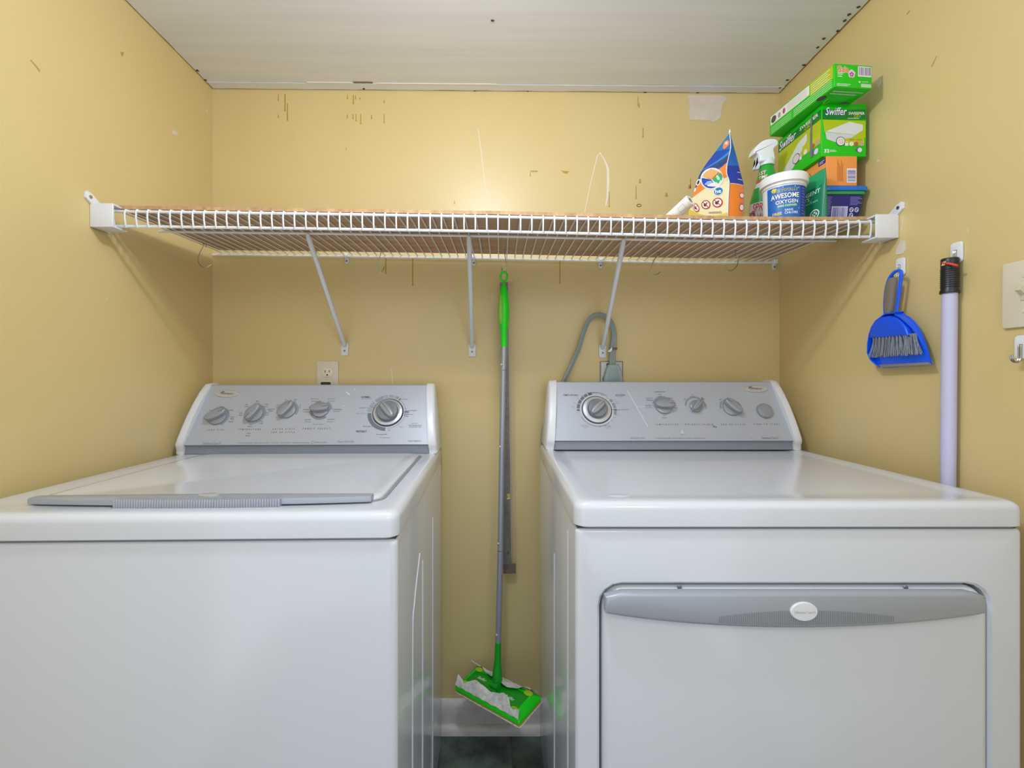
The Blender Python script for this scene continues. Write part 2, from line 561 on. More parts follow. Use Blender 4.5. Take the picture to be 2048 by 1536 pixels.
mark_side('spackle_patch', [(1803, 479.8), (1810, 480), (1811.3, 497.5), (1807, 507), (1792.5, 510), (1791.5, 502.7), (1796.7, 491.3)], SPACKLE, wall_right, XR, 0.001)
mark_side('spackle_patch', [(1754, 160), (1757, 166), (1762, 159), (1761.5, 168), (1757, 174), (1752.5, 172)], SPACKLE, wall_right, XR)
mark_side('spackle_patch', [(1753, 321), (1757, 319), (1759, 322), (1755, 325)], SPACKLE, wall_right, XR)
mark_side('spackle_patch', [(1934, 455), (1936.5, 456), (1937.5, 465), (1935, 466)], SPACKLE, wall_right, XR)
mark_side('spackle_patch', [(1806, 432), (1808, 434), (1806, 446), (1804, 447)], SPACKLE, wall_right, XR)
mark_side('spackle_patch', [(1803, 452), (1805, 452), (1804, 460), (1802.5, 460)], SPACKLE, wall_right, XR)
mark_side('scuff', [(1862, 133), (1873, 112), (1874, 113), (1864, 134)], mat('scuff', '#b39a5c', 0.5), wall_right, XR)
mark_side('scuff', [(1813, 28), (1819, 20), (1820, 22), (1815, 30)], _M['scuff'], wall_right, XR)
mark_side('spackle_patch', [(343, 261), (350, 260), (358, 269), (354, 271), (346, 268)], SPACKLE, wall_left, XL)
mark_side('spackle_patch', [(211, 596), (214.5, 595.5), (215, 599), (212, 600)], SPACKLE, wall_left, XL)
mark_side('spackle_patch', [(412, 220), (415, 218), (416, 224), (413.5, 226)], SPACKLE, wall_left, XL)
mark_side('scuff', [(241, 104), (247, 104), (247, 110), (243, 113)], DRIP, wall_left, XL)
mark_side('scuff', [(60, 120), (62, 119), (80, 140), (79, 145), (74, 138)], _M['scuff'], wall_left, XL)

# ------------------------------------------------------------------ appliances
def make_appliance(root, w, dep, top, hole=None):
    """cabinet, feet and deck seam in the frame of root (x right, y back, z up)"""
    A = W[root.name]
    V = lambda x, y, z: A @ Vector((x, y, z))
    h, f = w / 2, -dep / 2
    zd = top - 0.042
    mb = MB()
    r = 0.010
    loops = []
    for ins, y in [(0.004, 0.5 * dep), (0, 0.5 * dep - 0.004)] + [(r * (1 - math.cos(a)), f + r * (1 - math.sin(a))) for a in [k * PI / 10 for k in range(6)]]:
        loops.append([V(x, y, z) for x, z in rrect(-h + 0.002 + ins, h - 0.002 - ins, 0.012 + ins, zd - 0.003 - ins * 0.5, 0.006)])
    if hole:
        x0, x1, z0, z1, hr, hd = hole
        loops.append([V(x, f, z) for x, z in rrect(x0 - .004, x1 + .004, z0 - .004, z1 + .004, hr + .004)])
        loops.append([V(x, f + 0.004, z) for x, z in rrect(x0, x1, z0, z1, hr)])
        loops.append([V(x, f + hd, z) for x, z in rrect(x0, x1, z0, z1, hr)])
    mb.rings(loops)
    obj('cabinet', mb, ENAMEL, root)
    mb = MB()
    mb.rbox(-h + 0.006, h - 0.006, f + 0.008, dep / 2 - 0.004, zd - 0.006, zd + 0.002, 0, A)
    obj('deck_seam', mb, DARK, root)
    for sx in (-1, 1):
        for sy in (-1, 1):
            mb = MB()
            mb.lathe([(0.02, 0), (0.02, 0.006), (0.008, 0.008), (0.008, 0.014)], A @ Matrix.Translation((sx * (h - 0.06), sy * (dep / 2 - 0.06), 0)), 14)
            obj('leveling_foot', mb, BLACK, root)
    return V, h, f, zd
def console(root, top, yb, yt, zt, hb, ht, yback):
    A = W[root.name]
    z1 = top + 0.026                       # band below, face above
    def half(z):
        return hb + (ht - hb) * (z - top) / (zt - top)
    cap = 0.0225
    prof = [(yb + 0.007, top), (yb + 0.007, z1 - 0.004), (yb, z1), (yt - 0.002, zt - 0.002), (yt + 0.004, zt), (yback, zt), (yback, top)]
    mb = MB()
    mb.rings([[A @ Vector((sx * (half(z) - cap), y, z)) for y, z in prof] for sx in (-1, 1)])
    mb.m = [0] * len(mb.m)
    mb.m[0] = 1
    mb.m[1] = 1
    co = obj('console', mb, [CONSOLE, BAND], root, smooth=0)
    # end caps, a little proud of the face and bowed forward
    pr = [(yb + 0.002, top), (yb + 0.001, top + 0.012), (yb - 0.004, top + 0.020), (yb - 0.006, top + 0.030)]
    for k in range(1, 8):
        t = k / 8
        pr.append((yb - 0.006 + (yt - yb) * t - 0.009 * math.sin(PI * t), top + 0.030 + (zt + 0.004 - top - 0.030) * t - 0.004 * t ** 6))
    pr += [(yt - 0.002, zt + 0.001), (yt + 0.006, zt + 0.004), (yt + 0.018, zt + 0.005), (yback + 0.002, zt + 0.004), (yback + 0.002, top)]
    for sx in (-1, 1):
        mb = MB()
        lp = []
        for off, ins in ((-cap - 0.0005, 0.0), (-0.008, 0.0), (-0.003, 0.0012), (0.0, 0.005)):
            P = inset([Vector((0, y, z)) for y, z in pr], ins, Vector((1, 0, 0)))
            lp.append([A @ Vector((sx * (half(p.z) + off), p.y, max(top, p.z))) for p in P])
        mb.rings(lp)
        obj('end_cap', mb, WPLASTIC, co)
    O = Vector((0, yb, z1))
    T = Vector((0, yt - 0.002, zt - 0.002))
    ya = (T - O).normalized()
    xa = Vector((1, 0, 0))
    na = xa.cross(ya)
    M = Matrix(((xa.x, ya.x, na.x, O.x), (xa.y, ya.y, na.y, O.y), (xa.z, ya.z, na.z, O.z), (0, 0, 0, 1)))
    M = A @ M
    inv = M.inverted()
    P0, N0 = M @ Vector((0, 0, 0)), M.to_3x3() @ Vector((0, 0, 1))
    def uv(px, py):
        p = inv @ hit(px, py, P0, N0)
        return p.x, p.y
    return co, M, uv
def knob(root, M, uv, px, py, r, ang, rl=1.12, rw=0.42, m=KNOB, hgt=0.019, base=True):
    u, v = uv(px, py)
    T = M @ Matrix.Translation((u, v, 0)) @ Matrix.Rotation(math.radians(ang), 4, 'Z')
    mb = MB()
    mb.lathe([(r, 0), (r, 0.004), (r * 0.96, 0.006), (r * 0.80, 0.0075), (r * 0.3, 0.0078)], T, 28)
    k = obj('knob', mb, m, root)
    mb = MB()
    n = 12
    out = []
    for i in range(n):
        t = -1 + 2 * i / (n - 1)
        out.append((t * r * rl, rw * r * math.sqrt(max(0.0, 1 - abs(t) ** 2.6)) + 0.0012))
    poly = [T @ Vector((x, -y, 0.004)) for x, y in out] + [T @ Vector((x, y, 0.004)) for x, y in out[::-1]]
    mb.prism(poly, (M.to_3x3() @ Vector((0, 0, 1))) * hgt, 0.0035, 3)
    obj('knob_grip', mb, m, k)
    mb = MB()
    mb.rbox(r * rl * 0.35, r * rl * 0.92, -0.0006, 0.0006, 0.004 + hgt - 0.0002, 0.004 + hgt + 0.0005, 0, T)
    obj('pointer_line', mb, ink('#4c4e54'), k)
    return u, v
def dial(root, M, uv, px, py, R1, rk, ang):
    u, v = uv(px, py)
    T = M @ Matrix.Translation((u, v, 0)) @ Matrix.Rotation(math.radians(ang), 4, 'Z')
    mb = MB()
    mb.lathe([(R1, 0), (R1, 0.003), (R1 * 0.97, 0.005), (rk * 1.12, 0.006), (rk * 1.08, 0.004)], T, 40)
    d = obj('timer_dial', mb, mat('dial_silver', '#c8c9cc', 0.25, metal=0.5), root)
    mb = MB()
    mb.tube([T @ Vector((R1 * 1.02 * math.cos(a), R1 * 1.02 * math.sin(a), 0.0012)) for a in [2 * PI * k / 40 for k in range(40)]], 0.0015, 6, closed=True)
    obj('dial_rim', mb, BLACK, d)
    mb = MB()
    mb.lathe([(rk, 0.003), (rk * 0.98, 0.013), (rk * 0.9, 0.016), (rk * 0.4, 0.0168)], T, 32)
    obj('dial_knob', mb, KNOBD, d)
    mb = MB()
    n = 12
    out = []
    for i in range(n):
        t = -1 + 2 * i / (n - 1)
        out.append((t * rk * 0.97, 0.33 * rk * math.sqrt(max(0.0, 1 - abs(t) ** 2.4)) + 0.001))
    poly = [T @ Vector((x, -y, 0.012)) for x, y in out] + [T @ Vector((x, y, 0.012)) for x, y in out[::-1]]
    mb.prism(poly, (M.to_3x3() @ Vector((0, 0, 1))) * 0.014, 0.004, 3)
    obj('dial_grip', mb, KNOB, d)
    return u, v
def badge(root, M, uv, px, py, rx, ry, word):
    u, v = uv(px, py)
    T = M @ Matrix.Translation((u, v, 0))
    mb = MB()
    mb.lathe([(1.0, 0), (1.0, 0.002), (0.96, 0.0035), (0.90, 0.0036), (0.88, 0.0028), (0.4, 0.0028)], T, 36, rx, ry)
    b = obj('badge', mb, BADGE, root)
    pr = Print(lambda a, c, h: T @ Vector((a, c, 0.003 + h)))
    pr.text(word, 0.0006, -0.0003, rx * 0.92, ry * 0.62, '#3b3a3e', 1, shear=0.15, bold=0.01)
    pr.arc(-rx * 0.36, ry * 0.02, rx * 0.13, rx * 0.2, 60, 175, '#3b3a3e', 1, 8)
    pr.build('badge_lettering', b)
DK, MID, LT = '#3d4148', '#6f747c', '#dfe2e6'
def face_print(M, uv, s=687.0):
    p = Print(lambda a, c, h: M @ Vector((a, c, h + 0.0001)))
    def T(t, px, py, wpx, hpx, c=DK, **k):
        u, v = uv(px, py)
        u0, v0 = uv(px - wpx / 2, py)
        u1, v1 = uv(px + wpx / 2, py)
        ua, va = uv(px, py + hpx / 2)
        ub, vb = uv(px, py - hpx / 2)
        p.text(t, u, v, u1 - u0, vb - va, c, 2, **k)
    return p, T

# ---- washer
wash = thing('washing_machine', 'white top load washing machine with five console knobs, left of the mop', 'washing machine', (-0.5307, 1.051, 0), math.radians(1.4))
WT = 0.905
V, h, f, zd = make_appliance(wash, 0.725, 0.67, WT)
A = W[wash.name]
mb = MB()
r = 0.014
prof = [(0.004, zd), (0.0, zd + 0.003), (0.0, WT - r)] + [(r * (1 - math.cos(a)), WT - r * (1 - math.sin(a))) for a in [k * PI / 10 for k in range(1, 6)]] + [(0.022, WT), (0.034, WT - 0.001)]
mb.rings([[V(x, y, z) for x, y in rrect(-h + i, h - i, f - 0.004 + i, 0.335 - i * 0.2, 0.02 - min(i, 0.012) * 0.5)] for i, z in prof])
obj('top_deck', mb, ENAMEL, wash)
# lid with its grey front strip
lx0, lx1, ly0, ly1 = -0.272, 0.318, -0.272, 0.205
mb = MB()
mb.rbox(lx0 - 0.006, lx1 + 0.006, ly0 - 0.004, ly1 + 0.004, WT - 0.004, WT + 0.0005, 0.0005, A, cr=0.03)
obj('lid_seam', mb, mat('seam_grey', '#8b8e94', 0.5), wash)
mb = MB()
prof = [(0.003, WT - 0.003), (0.0, WT), (0.0, WT + 0.002), (0.0015, WT + 0.0045), (0.005, WT + 0.006), (0.016, WT + 0.0062), (0.03, WT + 0.0035)]
mb.rings([[V(x, y, z) for x, y in rrect(lx0 + i, lx1 - i, ly0 + i, ly1 - i, 0.03)] for i, z in prof])
lid = obj('lid', mb, ENAMEL, wash)
mb = MB()
n = 18
fr, bk = [], []
for i in range(n + 1):
    t = i / n
    x = lx0 + 0.012 + (lx1 - lx0 - 0.024) * t
    bow = math.sin(PI * t)
    fr.append(V(x, ly0 - 0.010 - 0.016 * bow ** 0.8, WT + 0.002))
    bk.append(V(x, ly0 + 0.010 + 0.004 * bow, WT + 0.002))
mb.prism(fr + bk[::-1], (0, 0, 0.010), 0.003, 2)
lh = obj('lid_handle', mb, HANDLE, lid)
for k in range(64):                                   # ribs of the grip, one mesh
    if k == 0:
        mb = MB()
    x = -0.105 + 0.0042 * k
    b = math.sin(PI * (x - lx0) / (lx1 - lx0))
    y0 = ly0 - 0.010 - 0.016 * b ** 0.8
    mb.rbox(x - 0.0021, x + 0.0021, y0 - 0.006, y0 + 0.012, WT - 0.002, WT + 0.0128, 0.0014, A, 2)
tag(obj('ribbed_grip', mb, HANDLE, lid), None)
mb = MB()
mb.lathe([(1, 0), (1, 0.0015), (0.85, 0.0025), (0.3, 0.0025)], A @ Matrix.Translation((0.03, ly0 + 0.001, WT + 0.0118)), 28, 0.017, 0.010)
obj('lid_badge', mb, BADGE, lid)
# embossing on the right side panel
for y, z0, z1 in ((-0.06, 0.05, 0.72), (0.12, 0.05, 0.76)):
    mb = MB()
    mb.tube([V(h - 0.0028, y, z0), V(h - 0.0028, y, z1)], 0.003, 6)
    obj('side_rib', mb, ENAMEL, wash)
mb = MB()
mb.tube(smoothpath([V(h - 0.003, -0.19, 0.10), V(h - 0.003, -0.19, 0.60), V(h - 0.003, -0.17, 0.68), V(h - 0.003, -0.11, 0.74), V(h - 0.003, -0.10, 0.75)], 5), 0.003, 6)
obj('side_emboss', mb, ENAMEL, wash)
co, M, uv = console(wash, WT, 0.226, 0.326, 1.096, 0.362, 0.342, 0.358)
for px, py, r, ang in ((436, 833.5, 0.0262, 30), (509.5, 828, 0.0252, 242), (575, 821.6, 0.0245, 58), (642, 820, 0.0245, 4)):
    knob(wash, M, uv, px, py, r, ang)
du, dv = dial(wash, M, uv, 776, 825, 0.0425, 0.0315, -50)
badge(wash, M, uv, 455.4, 788.3, 0.0365, 0.0115, 'Whirlpool')
p, T = face_print(M, uv)
for (px, py), a0, a1 in (((436, 833.5), -60, 200), ((509.5, 828), -110, 200), ((575, 821.6), -25, 200), ((642, 820), 100, 310), ((642, 820), 5, 62)):
    u, v = uv(px, py)
    p.arc(u, v, 0.020, 0.0315, a0, a1, '#8f939b' if a0 < 90 else '#85888f', 1, 18)
for a0, a1, c in ((182, 268, '#6b7078'), (112, 138, '#9096a0'), (96, 109, '#9aa0a9'), (78, 93, '#9aa0a9'), (62, 75, '#9aa0a9')):
    p.arc(du, dv, 0.0475, 0.0585, a0, a1, c, 1, 12)
for a in (145, 150, 155, 160, 166, 171, 176):
    p.arc(du, dv, 0.047, 0.060, a - 1.0, a + 1.0, '#7e848d', 1, 2)
for a in (0, 5, -6, -12):
    p.arc(du, dv, 0.047, 0.061, a - 1.0, a + 1.0, '#5c6068', 1, 2)
for a in (55, 160, 2):
    p.arc(du, dv, 0.044, 0.058, a - 0.5, a + 0.5, '#2f3238', 2, 2)
p.arc(du, dv, 0.050, 0.0512, -85, 60, '#7d838c', 1, 26)
sp = dict(shear=0.3, space=2.3, bold=0.012)
T('LOAD SIZE', 430.4, 859.8, 35.6, 3.2, **sp)
T('TEMPERATURE', 499, 858.9, 45.5, 3.2, **sp)
T('EXTRA RINSE', 567.5, 858.2, 44, 3.2, **sp)
T('END OF CYCLE', 566, 864.6, 48, 3.2, **sp)
T('FABRIC SELECT', 633, 857.3, 55, 3.2, **sp)
T('Ultimate Care II', 423.8, 886.8, 35, 4.6, MID, shear=0.2)
T('Commercial Quality \u00b7 Super Capacity Plus \u00b7 10 Cycles \u00b7 2 Speed Motor \u00b7 4 Speed Combinations', 547, 886, 144, 3.4, MID)
T('Resource Saver', 642, 884.4, 25, 3.4, MID)
u, v = uv(625.5, 884.6)
p.arc(u, v, 0.0035, 0.0043, 40, 330, MID, 2, 12)
T('Quiet Wash Plus', 692, 883.6, 33, 4.4, MID, shear=0.2)
T('Smart Balance', 828.7, 881.6, 26, 4.0, MID, shear=0.2)
T('NORMAL', 731.7, 794.2, 18, 3.6, bold=0.02)
T('Super Wash Cycle', 733, 797.8, 22, 1.8, MID)
T('PRETREAT', 722.8, 863, 21, 4, bold=0.02)
for t, x, y, wd, c in (('Regular 10', 728, 815.8, 16.5, DK), ('Super Wash 14', 722, 827.4, 19.5, MID), ('Pre-wash 4', 735.5, 852.7, 18, DK), ('Auto Soak 30', 762.8, 868.8, 21, DK), ('see cycle guide', 770, 875.4, 21, MID), ('Extra Rinse', 807, 798.5, 17, DK), ('12 Regular', 826.7, 821.2, 15.5, DK), ('8 Light', 822, 829, 10, MID), ('DELICATE', 828.7, 847.2, 12, MID), ('Permanent Press', 830.8, 850.8, 26, DK), ('Casual Knit Silk', 830, 854, 24, MID), ('OFF', 795.6, 796, 5, DK), ('Rinse', 765.5, 793.6, 5, MID), ('Spin', 782, 793, 4.5, MID), ('OFF', 812, 818, 4, MID), ('Rinse', 803, 853.8, 6.5, MID), ('OFF', 778.6, 861, 5.5, MID)):
    T(t, x, y, wd, 2.5, c)
for t, cx, cy in (('Small', 552, 462), ('Medium', 718, 410), ('Large', 850, 460), ('Super', 873, 562), ('Plus', 868, 590), ('Reset', 850, 632), ('Extra', 465, 565), ('Small', 460, 592), ('Warm', 1255, 322), ('Cold', 1248, 355), ('Hot', 1092, 370), ('Cold', 1085, 403), ('Cold', 1383, 368), ('Cold', 1375, 402), ('Resource', 1462, 442), ('Saver', 1455, 468), ('Warm', 1000, 502), ('Warm', 995, 535), ('Warm', 1400, 500), ('Cold', 1392, 530), ('Cold', 1310, 630), ('Cold', 1303, 660), ('Warm', 1150, 677), ('Rinse', 1140, 706), ('Wash', 1118, 808), ('Rinse', 1108, 846), ('On', 1688, 302), ('Off', 1680, 333), ('Off', 1828, 300), ('On', 1820, 330), ('Off', 1565, 385), ('Off', 1557, 417), ('On', 1905, 385), ('On', 1897, 417)):
    T(t, 350 + cx * .1318, 760 + cy * .1318, 1.75 * len(t), 2.4)
for t, cx, cy in (('Extra Heavy', 150, 278), ('Fast/Fast', 147, 310), ('Heavy Wash', 390, 278), ('Fast/Fast', 385, 308), ('Casual/Knits', 475, 430), ('Fast/Slow', 465, 460), ('Hand Wash', 45, 580), ('Slow/Slow', 45, 612), ('Delicate', 20, 432), ('Slow/Slow', 20, 465), ('Colors/Dark', 380, 575), ('Fast/Slow', 372, 610), ('Speed Settings', 195, 651)):
    T(t, 610 + cx * .1367, 760 + cy * .1367, 1.45 * len(t), 2.3, DK if t[0] in 'EHCD' else MID)
# paint flecks on the face
u, v = uv(691.5, 783.5); u2, v2 = uv(698.5, 789)
p.line((u, v), (u2, v2), 0.0018, '#f0f0f0', 2)
p.ell(*uv(698, 788.6), 0.0022, 0.0018, '#f0f0f0', 3, 8)
p.ell(*uv(709, 779.5), 0.0016, 0.0016, '#f0f0f0', 3, 8)
p.ell(*uv(687, 811.5), 0.0012, 0.0012, '#f0f0f0', 3, 8)
tag(p.build('console_print', wash), kind='stuff')

# ---- dryer
dry = thing('clothes_dryer', 'white front load clothes dryer with grey pull handle, right of the mop', 'dryer', (0.487, 1.082, 0))
DT = 0.915
dx0, dx1, dz0, dz1 = 0.162 - 0.487, 0.795 - 0.487, 0.22, 0.781
V, h, f, zd = make_appliance(dry, 0.732, 0.67, DT, (dx0, dx1, dz0, dz1, 0.036, 0.03))
A = W[dry.name]
mb = MB()
r = 0.013
prof = [(0.004, zd), (0.0, zd + 0.003), (0.0, DT - r)] + [(r * (1 - math.cos(a)), DT - r * (1 - math.sin(a))) for a in [k * PI / 10 for k in range(1, 6)]] + [(0.026, DT), (0.036, DT - 0.004), (0.05, DT - 0.005)]
mb.rings([[V(x, y, z) for x, y in rrect(-h + i, h - i, f - 0.004 + (i if i < 0.03 else 0.026 + (i - 0.026) * 2.2), 0.335 - i * 0.2, 0.02 if i < .03 else 0.03)] for i, z in prof])
obj('top_deck', mb, ENAMEL, dry)
mb = MB()
mb.rbox(dx0 + 0.001, dx1 - 0.001, dz0 + 0.001, dz1 - 0.001, -0.002, 0.0, 0, A @ Matrix(((1, 0, 0, 0), (0, 0, -1, f + 0.0285), (0, 1, 0, 0), (0, 0, 0, 1))), cr=0.036)
obj('door_gap_shade', mb, DARK, dry)  # dark sheet that colours in the shade of the gap round the door
mb = MB()
g = 0.0042
prof = [(0.0, f + 0.026), (0.0, f + 0.010)] + [(0.014 * (1 - math.cos(a)), f - 0.006 + 0.016 * (1 - math.sin(a))) for a in [k * PI / 12 for k in range(1, 7)]]
mb.rings([[V(x, y, z) for x, z in rrect(dx0 + g + i, dx1 - g - i, dz0 + g + i, dz1 - g - i, 0.034 - i * 0.4, 6)] for i, y in prof])
door = obj('door', mb, ENAMEL, dry)
# arched handle
yh = 1.082 + f - 0.006
n = 24
topl, botl = [], []
for i in range(n + 1):
    t = i / n
    px = 1212 + (1976 - 1212) * t
    topl.append(at(px, 1187 + (9 * (1 - min(1, t / 0.02)) + 9 * (1 - min(1, (1 - t) / 0.02))), yh - 0.016) + Vector((0, 0.016, 0)))
    botl.append(at(px, 1229 + 29 * (1 - (2 * t - 1) ** 2) ** 0.9, yh - 0.016) + Vector((0, 0.016, 0)))
mb = MB()
mb.prism(topl + botl[::-1], (0, -0.016, 0), 0.006, 4)
obj('door_handle', mb, HANDLE, door)
hh = yh - 0.016
pr = Print(lambda a, c, d: at(a, c, hh) + Vector((0, -d, 0)))
for k in range(95):
    px = 1438 + k * 3.7
    t = (px - 1212) / 764
    b = 1229 + 29 * (1 - (2 * t - 1) ** 2) ** 0.9 - 7.5
    tp = 1234 - 13 * math.sin(PI * (px - 1438) / 352) ** 0.8
    if b > tp:
        pr.rect(px, tp, px + 1.7, b, '#7b8088', 1)
pr.build('grip_ribs', door)
bp = at(1606.5, 1222, hh)
mb = MB()
MX = Matrix.Translation(bp) @ Matrix.Rotation(PI / 2, 4, 'X')
mb.lathe([(1, 0), (1, 0.002), (0.93, 0.0035), (0.3, 0.004)], MX, 36, 0.0215, 0.0148)
obj('handle_badge', mb, WPLASTIC, door)
pr = Print(lambda a, c, d: MX @ Vector((a, c, 0.0041 + d)))
pr.text('Ultimate Care II', 0, 0, 0.032, 0.0042, '#b4b3b0', 1)
pr.build('badge_lettering', door)
for px, wd in ((1359, 8), (1811, 7)):
    mb = MB()
    q = at(px, 1174.5, yh + 0.006)
    mb.lathe([(0.004, 0), (0.003, 0.002)], Matrix.Translation(q) @ Matrix.Rotation(PI / 2, 4, 'X'), 10)
    obj('hinge_screw', mb, KNOBD, door)
for y, z0, z1 in ((-0.045, 0.05, 0.72),):
    mb = MB()
    mb.tube([V(-h + 0.0028, y, z0), V(-h + 0.0028, y, z1)], 0.003, 6)
    obj('side_rib', mb, ENAMEL, dry)
mb = MB()
mb.tube([V(-h + 0.0028, -0.25, 0.05), V(-h + 0.0028, -0.25, 0.84)], 0.003, 6)
obj('side_rib', mb, ENAMEL, dry)
# little dent in the top, front left
mb = MB()
mb.lathe([(1, 0), (0.8, 0.0012), (0.3, 0.0014)], A @ Matrix.Translation((-h + 0.085, f + 0.055, DT - 0.0052)), 20, 0.022, 0.014)
obj('top_boss', mb, ENAMEL, dry)
co, M, uv = console(dry, DT, 0.204, 0.290, 1.105, 0.360, 0.342, 0.338)
du, dv = dial(dry, M, uv, 1193.5, 819.7, 0.0415, 0.0285, 42)
knob(dry, M, uv, 1327, 812.3, 0.0255, -2)
knob(dry, M, uv, 1391.7, 812.9, 0.0185, 47, 1.25, 0.36)
knob(dry, M, uv, 1462.5, 815.6, 0.0255, 132)
u, v = uv(1528.4, 822.5)
mb = MB()
Tm = M @ Matrix.Translation((u, v, 0))
mb.lathe([(0.0225, 0), (0.0225, 0.006), (0.021, 0.0085), (0.0195, 0.009), (0.012, 0.0105), (0.004, 0.011)], Tm, 30)
obj('start_button', mb, KNOB, dry)
badge(dry, M, uv, 1510.6, 778.2, 0.0365, 0.0115, 'Whirlpool')
p, T = face_print(M, uv)
for a0, a1, c in ((178, 184, '#5d636b'), (160, 175, '#666c74'), (145, 158, '#666c74'), (130, 143, '#666c74'), (116, 128, '#666c74'), (100, 113, '#565c64'), (28, 38, '#8b9099'), (5, 24, '#8b9099'), (-16, 3, '#8b9099')):
    p.arc(du, dv, 0.049, 0.0575, a0, a1, c, 1, 10)
p.arc(du, dv, 0.0435, 0.0485, 0, 360, '#c4c7cc', 1, 48)
p.arc(du, dv, 0.0548, 0.0562, 52, 98, '#3f444b', 1, 14)
p.arc(du, dv, 0.0500, 0.0512, 205, 310, '#4b5058', 1, 20)
p.arc(du, dv, 0.0435, 0.058, -0.8, 0.8, '#2f3238', 2, 2)
for (px, py), r0, r1, a0, a1 in (((1327, 812.3), 0.026, 0.032, 20, 165), ((1391.7, 812.9), 0.0265, 0.0315, -12, 175), ((1462.5, 815.6), 0.028, 0.033, 140, 185), ((1462.5, 815.6), 0.024, 0.031, -40, 40)):
    u, v = uv(px, py)
    p.arc(u, v, r0, r1, a0, a1, '#8a8f98', 1, 16)
p.line(uv(1254, 780.5), uv(1295.7, 853.5), 0.0011, '#e9ecef', 2)
p.line(uv(1272, 813.6), uv(1290, 813.6), 0.0009, '#dfe3e7', 2)
p.line(uv(1353, 813.3), uv(1368, 813.3), 0.0009, '#c4c9cf', 2)
p.line(uv(1411, 815), uv(1440, 816.2), 0.0009, '#c4c9cf', 2)
p.line(uv(1484, 821), uv(1512, 823), 0.0007, '#b7bcc4', 2)
p.poly([uv(1360, 868), uv(1368, 868), uv(1364, 858.5)], '#c9cdd2', 2)
p.line(uv(1360, 869), uv(1367.5, 868.6), 0.001, '#5a5f66', 2)
p.poly([uv(1501, 871), uv(1503.4, 871), uv(1502, 866.5)], '#c9cdd2', 2)
T('TIMED DRYING', 1141, 790.3, 30, 3.4, bold=0.012)
T('ACCUDRY', 1240.5, 790.3, 20, 3.3, bold=0.012)
p.line(uv(1231, 793.6), uv(1246, 793.6), 0.0004, MID, 2)
T('Energy Preferred', 1243.5, 819.8, 27, 2.6)
for t, cx, cy in (('Heavy', 580, 518), ('Dry', 595, 542), ('60', 615, 452), ('50', 665, 380), ('40', 735, 328), ('30', 808, 300), ('Touch', 858, 268), ('Up', 855, 285), ('Damp', 945, 262), ('Dry', 945, 280), ('10', 998, 292), ('Cool', 1105, 298), ('Down', 1110, 318), ('OFF', 1190, 372), ('Very', 1335, 392), ('More Dry', 1380, 430), ('Normal', 1375, 462), ('Less Dry', 1372, 670), ('Damp', 1330, 714), ('OFF', 1275, 770), ('OFF', 675, 632), ('OFF', 1072, 880)):
    T(t, 1080 + cx * .1123, 755 + cy * .1123, 1.25 * len(t), 2.0, MID)
for cx, cy, a in ((797, 852, 'Permanent Press'), (800, 875, 'up to 90 minutes'), (805, 897, 'Casual'), (1195, 858, 'Knits and Silks'), (1205, 882, 'up to 60 minutes'), (1200, 905, 'Gentle')):
    T(a, 1080 + cx * .1123, 755 + cy * .1123, 0.98 * len(a), 1.8, MID)
sp = dict(space=2.4, shear=0.12, bold=0.012)
T('TEMPERATURE', 1333, 849, 46, 2.9, **sp)
T('WRINKLE SHIELD', 1398, 849, 56, 2.9, **sp)
T('Plus', 1429.5, 853.4, 8.5, 4.2, shear=0.4)
T('END OF CYCLE', 1466, 849, 48, 2.9, **sp)
T('PUSH TO START', 1533.5, 848.6, 51, 2.9, **sp)
T('Quiet Dry Plus', 1275, 876.5, 29.5, 4.6, MID, shear=0.2)
T('Commercial Quality \u00b7 Super Capacity \u00b7 5 Cycles \u00b7 4 Temperatures', 1361, 876.7, 97, 3.3, MID)
T('Ultimate Care II', 1540, 876, 34, 4.4, MID)
T('Quality Sensor', 1319.5, 783.8, 22, 3.0)
for t, cx, cy in (('High', 282, 195), ('Heavy', 286, 217), ('Extra Low', 165, 235), ('Delicate', 168, 258), ('Medium', 403, 234), ('Casual', 405, 260), ('No Heat', 152, 318), ('Air Only', 153, 342), ('High', 455, 318), ('Heavy', 458, 343), ('Low', 333, 432), ('Gentle', 335, 458), ('Off', 566, 247), ('90', 653, 198), ('Minutes', 655, 217), ('45', 762, 226), ('Minutes', 765, 243), ('Off', 970, 250), ('On', 1107, 251)):
    T(t, 1270 + cx * .1758, 755 + cy * .1758, 1.45 * len(t), 2.3)
tag(p.build('console_print', dry), kind='stuff')

# ------------------------------------------------------------------ wire shelf
def sag(x):
    P = [(-0.92, 0.0), (-0.45, -0.006), (0.0, -0.013), (0.35, -0.021), (0.6, -0.026), (0.8, -0.0255), (0.92, -0.024)]
    for (a, p), (b, q) in zip(P, P[1:]):
        if x <= b:
            return p + (q - p) * (x - a) / (b - a)
    return P[-1][1]
ZB, ZF, SYB, SYF = 1.512, 1.500, 1.455, 1.045        # cross wires: back and front height and depth
def deck_z(x, y):
    return sag(x) + ZF + (ZB - ZF) * (y - SYF) / (SYB - SYF)
shelf = thing('wire_shelf', 'long white vinyl coated wire shelf on three diagonal braces', 'shelf', (0, 1.25, 1.40))
def rod(name, x0, x1, y, dz, r, parent=shelf):
    mb = MB()
    n = 16
    mb.tube([Vector((x0 + (x1 - x0) * k / n, y, deck_z(x0 + (x1 - x0) * k / n, y) + dz)) for k in range(n + 1)], r, 8)
    return obj(name, mb, WIRE, parent)
LH = 0.034
rod('front_rail', XL + 0.025, XR - 0.025, SYF + 0.001, -0.0045, 0.0034)
rod('front_rail', XL + 0.025, XR - 0.025, SYF + 0.0045, -LH - 0.003, 0.0034)
